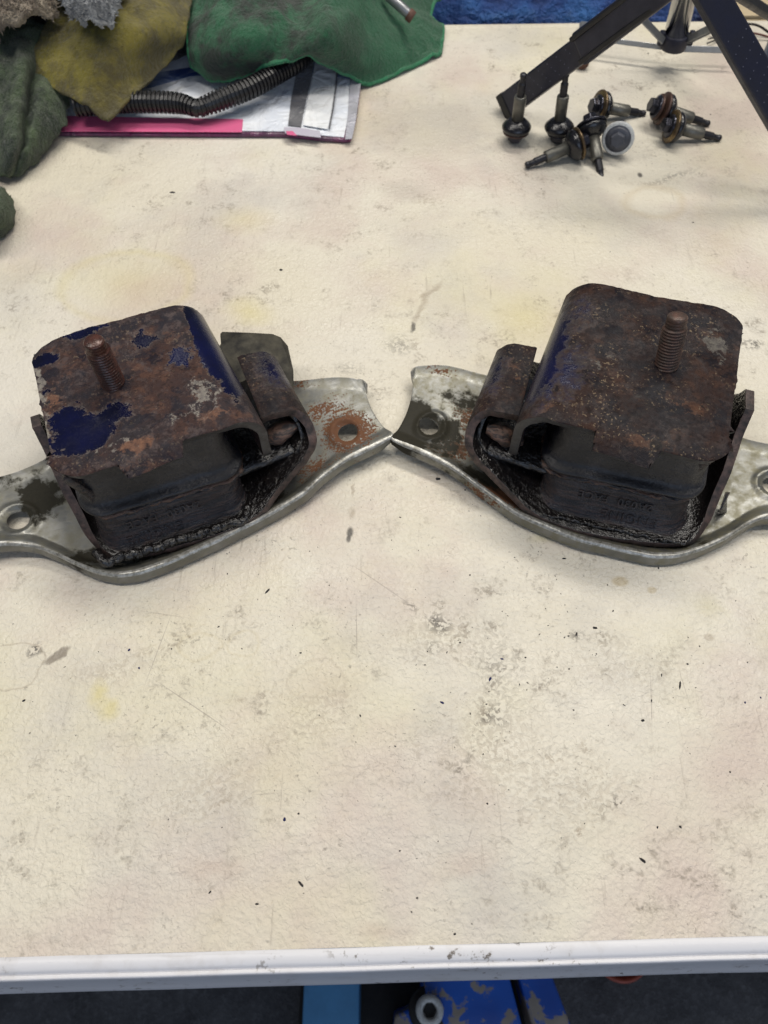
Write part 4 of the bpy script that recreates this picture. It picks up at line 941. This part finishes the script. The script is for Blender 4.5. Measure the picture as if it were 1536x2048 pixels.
rag('olive_rag', 'mustard olive microfibre cloth with one corner pointing at the viewer, over the pink band',
    [[(170, -160, 50), (260, -150, 62), (350, -140, 58), (440, -120, 46)],
     [(125, -30, 50), (210, -40, 62), (300, -45, 64), (390, -40, 52)],
     [(95, 50, 52), (180, 50, 58), (270, 50, 62), (374, 55, 44)],
     [(72, 100, 46), (150, 125, 46), (235, 125, 46), (346, 115, 30)],
     [(60, 142, 34), (115, 180, 30), (170, 214, 26), (218, 244, 22)]],
    M['olive'], 80, 70, fold=.0022, ffreq=40, pile=11000, plen=.0014, seed=41, th=.0026)
rag('beige_rag', 'shaggy beige terry rag in the top left corner',
    [[(-90, -160, 60), (0, -150, 75), (80, -150, 78), (140, -140, 60)],
     [(-80, -50, 70), (0, -50, 84), (70, -50, 84), (125, -60, 70)],
     [(-70, 30, 64), (0, 28, 76), (60, 18, 80), (112, 0, 70)],
     [(-60, 70, 56), (8, 62, 66), (60, 36, 74), (108, 46, 64)]],
    M['beige'], 60, 50, fold=.008, ffreq=70, pile=16000, plen=.0034, seed=51)
rag('ash_rag', 'small shaggy light grey rag between the beige rag and the olive cloth',
    [[(110, -160, 70), (170, -150, 84), (250, -150, 76)],
     [(118, -60, 76), (175, -60, 90), (252, -50, 78)],
     [(126, -5, 78), (180, 0, 88), (240, 5, 76)],
     [(134, 22, 74), (186, 50, 76), (228, 50, 72)]],
    M['ash'], 50, 50, fold=.006, ffreq=80, pile=12000, plen=.0032, seed=61)
rag('moss_rag', 'loose end of a mossy green rag alone at the left edge of the table',
    [[(-140, 360, 4), (-60, 368, 18), (-10, 374, 16), (8, 384, 5)],
     [(-140, 400, 10), (-60, 400, 30), (-5, 402, 26), (26, 408, 6)],
     [(-140, 440, 10), (-60, 440, 30), (-10, 436, 24), (28, 440, 5)],
     [(-140, 490, 4), (-60, 486, 16), (-25, 480, 8), (6, 468, 4)]],
    M['moss'], 40, 40, fold=.005, ffreq=70, pile=7000, plen=.0020, pilemat=M['moss_pile'], seed=71)
# small grey tube lying on the green cloth
tu = tag(empty('metal_tube', at(810, 24, .03)), 'small dull grey metal tube lying on the green cloth', 'tube')
V, F = tube_data([at(770, -14, .048), at(822, 32, .036)], .0042, 16); mk('tube_body', V, F, M['brace'], tu, world=True, bevel=.0006)
V, F = tube_data([at(816, 27, .038), at(826, 36, .0352)], .0052, 16); mk('tube_end', V, F, M['rust'], tu, world=True, bevel=.0006)

# ================================================================== BEHIND AND BELOW
def m_tarp(name):
    n = NT(name); a = n.noise(14, 5, .6, n.mapping(scale=(1, 1, 2.2))); b = n.noise(60, 5, .7)
    c = n.ramp(a, [(.35, (.004, .012, .07)), (.5, (.012, .055, .22)), (.68, (.03, .14, .40))]); c = n.mix(n.mapr(b, .58, .7, 0, .4), c, (.10, .20, .38))
    return n.done(c, .6, 0, n.bump(n.math('ADD', a, b), .8, .02))
M['tarp'] = m_tarp('blue_fabric')
yb_ = at(900, 40).y + .05
V = []; nu, nv = 70, 40
for i in range(nu):
    for j in range(nv):
        x = -.45 + .785 * i / (nu - 1); z = -.62 + .66 * j / (nv - 1)
        V.append(Vector((x, yb_ + .03 + .05 * noise.fractal(Vector((x * 6, z * 5, 1)), 1, 2, 3) - .02 * sst(.0, -.6, z) + .18 * sst(-.06, .06, z) ** 2, z + .02 * noise.noise((x * 7, 3, 1)))))
V, F, mi = shell(V, grid_faces(nu, nv), .004, -1)
o = mk('blue_blanket', V, F, M['tarp']); tag(o, 'crumpled blue blanket hanging behind the far edge of the table', 'blanket')
M['card'] = m_simple('beige_cardboard', (.52, .42, .27), .8, 0, .15, 30, .2)
cb = tag(empty('cardboard_box', (.515, yb_ + .20, -.738)), 'beige cardboard box standing behind the table at the right', 'box')
V, F = box_data((0, 0, .3415), (.17, .14, .3415)); mk('carton', V, F, M['card'], cb, smooth=False, bevel=.002)
for sy in (-1, 1):
    V, F = box_data((0, sy * .072, .6852), (.17, .066, .0015)); mk('flap', V, F, M['card'], cb, smooth=False)
def m_floor(name):
    n = NT(name); a = n.noise(20, 6, .65); b = n.noise(160, 5, .7)
    c = n.mix(n.mapr(a, .35, .65), (.055, .055, .06), (.115, .115, .122)); c = n.mix(n.mapr(b, .52, .7, 0, .5), c, (.19, .19, .20))
    return n.done(c, .85, 0, n.bump(b, .8, .004))
M['floor'] = m_floor('dark_garage_floor')
V = [(-3, -3, -.74), (3, -3, -.74), (3, 4, -.74), (-3, 4, -.74)]
o = mk('floor', V, [(0, 1, 2, 3)], M['floor'], smooth=False); tag(o, kind='structure')
# pale blue steel post
M['paleblue'] = m_simple('pale_blue_paint', (.09, .30, .58), .4, 0, .15, 50, .2)
a = at(605, 2010, -.55); b = at(718, 2010, -.55)
pst = tag(empty('blue_board', (a.x, a.y, -.74)), 'flat pale blue board standing below the front edge of the table', 'board')
V, F = box_data(((b.x - a.x) / 2, 0, .10), ((b.x - a.x) / 2, .16, .085)); mk('board_panel', V, F, M['paleblue'], pst, smooth=False, bevel=.002)
V, F = box_data(((b.x - a.x) / 2, 0, .008), ((b.x - a.x) / 2 + .02, .18, .007)); mk('board_foot', V, F, M['t_black'], pst, smooth=False, bevel=.002)
# floor jack with chipped blue paint
def m_jack(name):
    n = NT(name); a = n.noise(26, 6, .6, n.warp(40, .02)); c = n.mix(n.mapr(n.noise(9, 3), .35, .65), (.016, .14, .66), (.02, .08, .40))
    k = n.mapr(a, .50, .53); c = n.mix(k, c, n.mix(n.noise(60, 4), (.42, .37, .32), (.22, .19, .165)))
    return n.done(c, n.mapr(a, .4, .6, .3, .6), 0, n.bump(a, .4, .002))
M['jack'] = m_jack('chipped_blue_paint')
jz = -.50
jk = tag(empty('floor_jack', Vector((at(960, 2030, jz).x, at(960, 2030, jz).y, -.74))), 'chipped bright blue floor jack on the floor under the table edge', 'floor jack')
def poly(name, pts, z, th, mat, bev=.003): return prism(name, pz(pts, z), z - th, z, mat, jk, bev)
poly('side_plate', [(848, 1900), (1005, 1900), (1060, 2110), (905, 2110), (880, 2030), (850, 1990)], jz, .20, M['jack'])
poly('side_plate', [(1022, 1900), (1085, 1900), (1165, 2110), (1080, 2110)], jz - .01, .20, M['jack'])
poly('saddle_arm', [(1003, 1900), (1030, 1900), (1085, 2110), (1055, 2110)], jz - .05, .10, M['t_black'])
poly('wheel_arm', [(790, 2030), (850, 2005), (900, 2060), (860, 2120), (780, 2110)], jz - .06, .10, M['jack'])
c_ = at(860, 2022, jz + .012)
V, F = lathe_data([(.010, -.02), (.0135, -.018), (.0135, -.004), (.0125, 0), (.0075, .001), (.0068, -.006)], 26, Matrix.Translation(c_)); mk('pivot_nut', V, F, M['b_bright'], jk, world=True)
V, F = lathe_data([(.0195, -.026), (.0205, -.016), (.0175, -.014)], 26, Matrix.Translation(c_)); mk('grommet', V, F, M['t_black'], jk, world=True)
V, F = lathe_data([(.0065, -.0058), (.0065, -.005)], 6, Matrix.Translation(c_)); mk('nut_bore', V, F, M['t_black'], jk, world=True, smooth=False)
# orange pot rim
M['terra'] = m_simple('orange_plastic', (.42, .085, .05), .5)
p = at(1240, 1897, -.66)
pt = tag(empty('orange_pot', (p.x, p.y, -.74)), 'orange red bowl on the floor mostly hidden by the table edge', 'bowl')
V, F = lathe_data([(.020, 0), (.026, .003), (.033, .070), (.036, .078), (.0355, .081), (.032, .081), (.030, .076), (.023, .008), (.001, .007)], 40); mk('bowl_wall', V, F, M['terra'], pt)
# dark box in the shadow beside the jack
V, F = box_data((0, 0, .06), (.045, .10, .058)); p = at(780, 2010, -.62)
o = mk('black_toolbox', V, F, M['t_black'], smooth=False, bevel=.006); o.location = (p.x, p.y, -.739); tag(o, 'black toolbox in shadow between the pale blue board and the blue jack', 'toolbox')

# ================================================================== CRUMBS
M['crumb'] = m_simple('black_rubber_crumb', (.018, .017, .018), .6); M['crumb_blue'] = m_simple('blue_paint_crumb', (.008, .012, .10), .5)
rnd = random.Random(5)
def crumb(V, F, p, r, el, an):
    b = len(V); ring = 6
    V.append(p + Vector((0, 0, r * .8)))
    for k in range(ring):
        a = 2 * pi * k / ring; rr_ = r * rnd.uniform(.75, 1.2); x = rr_ * el * cos(a); y = rr_ * sin(a) / sqrt(el)
        V.append(p + Vector((x * cos(an) - y * sin(an), x * sin(an) + y * cos(an), .00008)))
    for k in range(ring): F.append((b, b + 1 + k, b + 1 + (k + 1) % ring))
    F.append(tuple(b + 1 + k for k in reversed(range(ring))))
V = []; F = []; VB = []; FB = []
known = [(535, 1182, 5, 2.2, .9), (877, 958, 7, 1.6, 0), (562, 540, 8, 1.1, 0), (1190, 1256, 5.5, 1.7, -.2), (1051, 1315, 3.5, 1, 0), (920, 1285, 3, 1, 0), (1286, 1441, 4.5, 1.3, 0), (1128, 1117, 5, 1.8, .1), (1317, 1136, 4, 1, 0), (1215, 1170, 3, 1, 0), (1226, 1222, 3, 1.4, 1), (975, 1607, 3.6, 1, 0), (1460, 1544, 3, 1, 0), (1361, 1654, 4.2, 1.1, 0), (1286, 1721, 6, 1.8, -.6), (834, 1796, 3.2, 1.3, 0), (909, 1868, 3.4, 1.2, 0), (48, 1401, 4.5, 1.3, .6), (60, 1466, 2.4, 1, 0), (601, 1306, 3.2, 1.3, 0), (602, 1768, 5, 2.4, -.8), (514, 1808, 3.6, 1.5, 0), (420, 1784, 3.2, 1.5, .8), (597, 1627, 3.2, 1.2, 0), (1360, 1370, 5, 3, 1.3), (1375, 1328, 3.2, 1.3, -.4), (1495, 1325, 2.6, 1, 0), (1138, 1338, 2.8, 1, 0), (1193, 1308, 2.4, 1, 0), (345, 385, 5.5, 1.6, 0), (1153, 1268, 4, 2, 1.2), (1137, 1272, 3, 1.3, 0), (850, 1330, 2.6, 1.4, 0), (1239, 610, 2, 1, 0), (930, 980, 3.5, 1.2, 0), (1421, 229, 3, 1, 0), (1296, 107, 4, 1, 0), (1386, 445, 3, 1.4, 0), (940, 1150, 3, 1, 0), (1248, 1410, 2.6, 2, -.6), (1315, 1655, 3, 1.3, .8), (700, 960, 2, 1, 0)]
for (x, y, s_, el, an) in known: crumb(V, F, at(x, y), s_ / 6000 * (1 if y > 500 else 1.5), el, an)
for (x, y, s_, el) in ((980, 1358, 4.2, 1.6), (884, 1405, 4, 1.6), (1004, 1318, 3.4, 1.8), (258, 1300, 3.8, 1.2), (278, 1336, 3.2, 1.2), (569, 1639, 4.2, 1.3), (1490, 1405, 3, 1.2), (1521, 1395, 2.6, 1.2)): crumb(VB, FB, at(x, y), s_ / 5200, el, rnd.uniform(0, 3))
for i in range(420):
    x = rnd.gauss(1020, 330) if rnd.random() < .75 else rnd.uniform(0, 1536); y = rnd.gauss(1290, 190) if rnd.random() < .7 else rnd.uniform(330, 1870)
    if not (0 < x < 1536 and 330 < y < 1880): continue
    crumb(V, F, at(x, y), min(.0005, .00013 * math.exp(abs(rnd.gauss(0, .55)))), rnd.uniform(1, 2), rnd.uniform(0, 3))
o = mk('rubber_crumbs', V, F, M['crumb'], smooth=False); tag(o, 'tiny black rubber crumbs scattered over the tabletop', 'crumbs', kind='stuff')
o = mk('paint_flakes', VB, FB, M['crumb_blue'], smooth=False); tag(o, 'tiny blue paint flakes scattered on the front of the tabletop', 'flakes', kind='stuff')
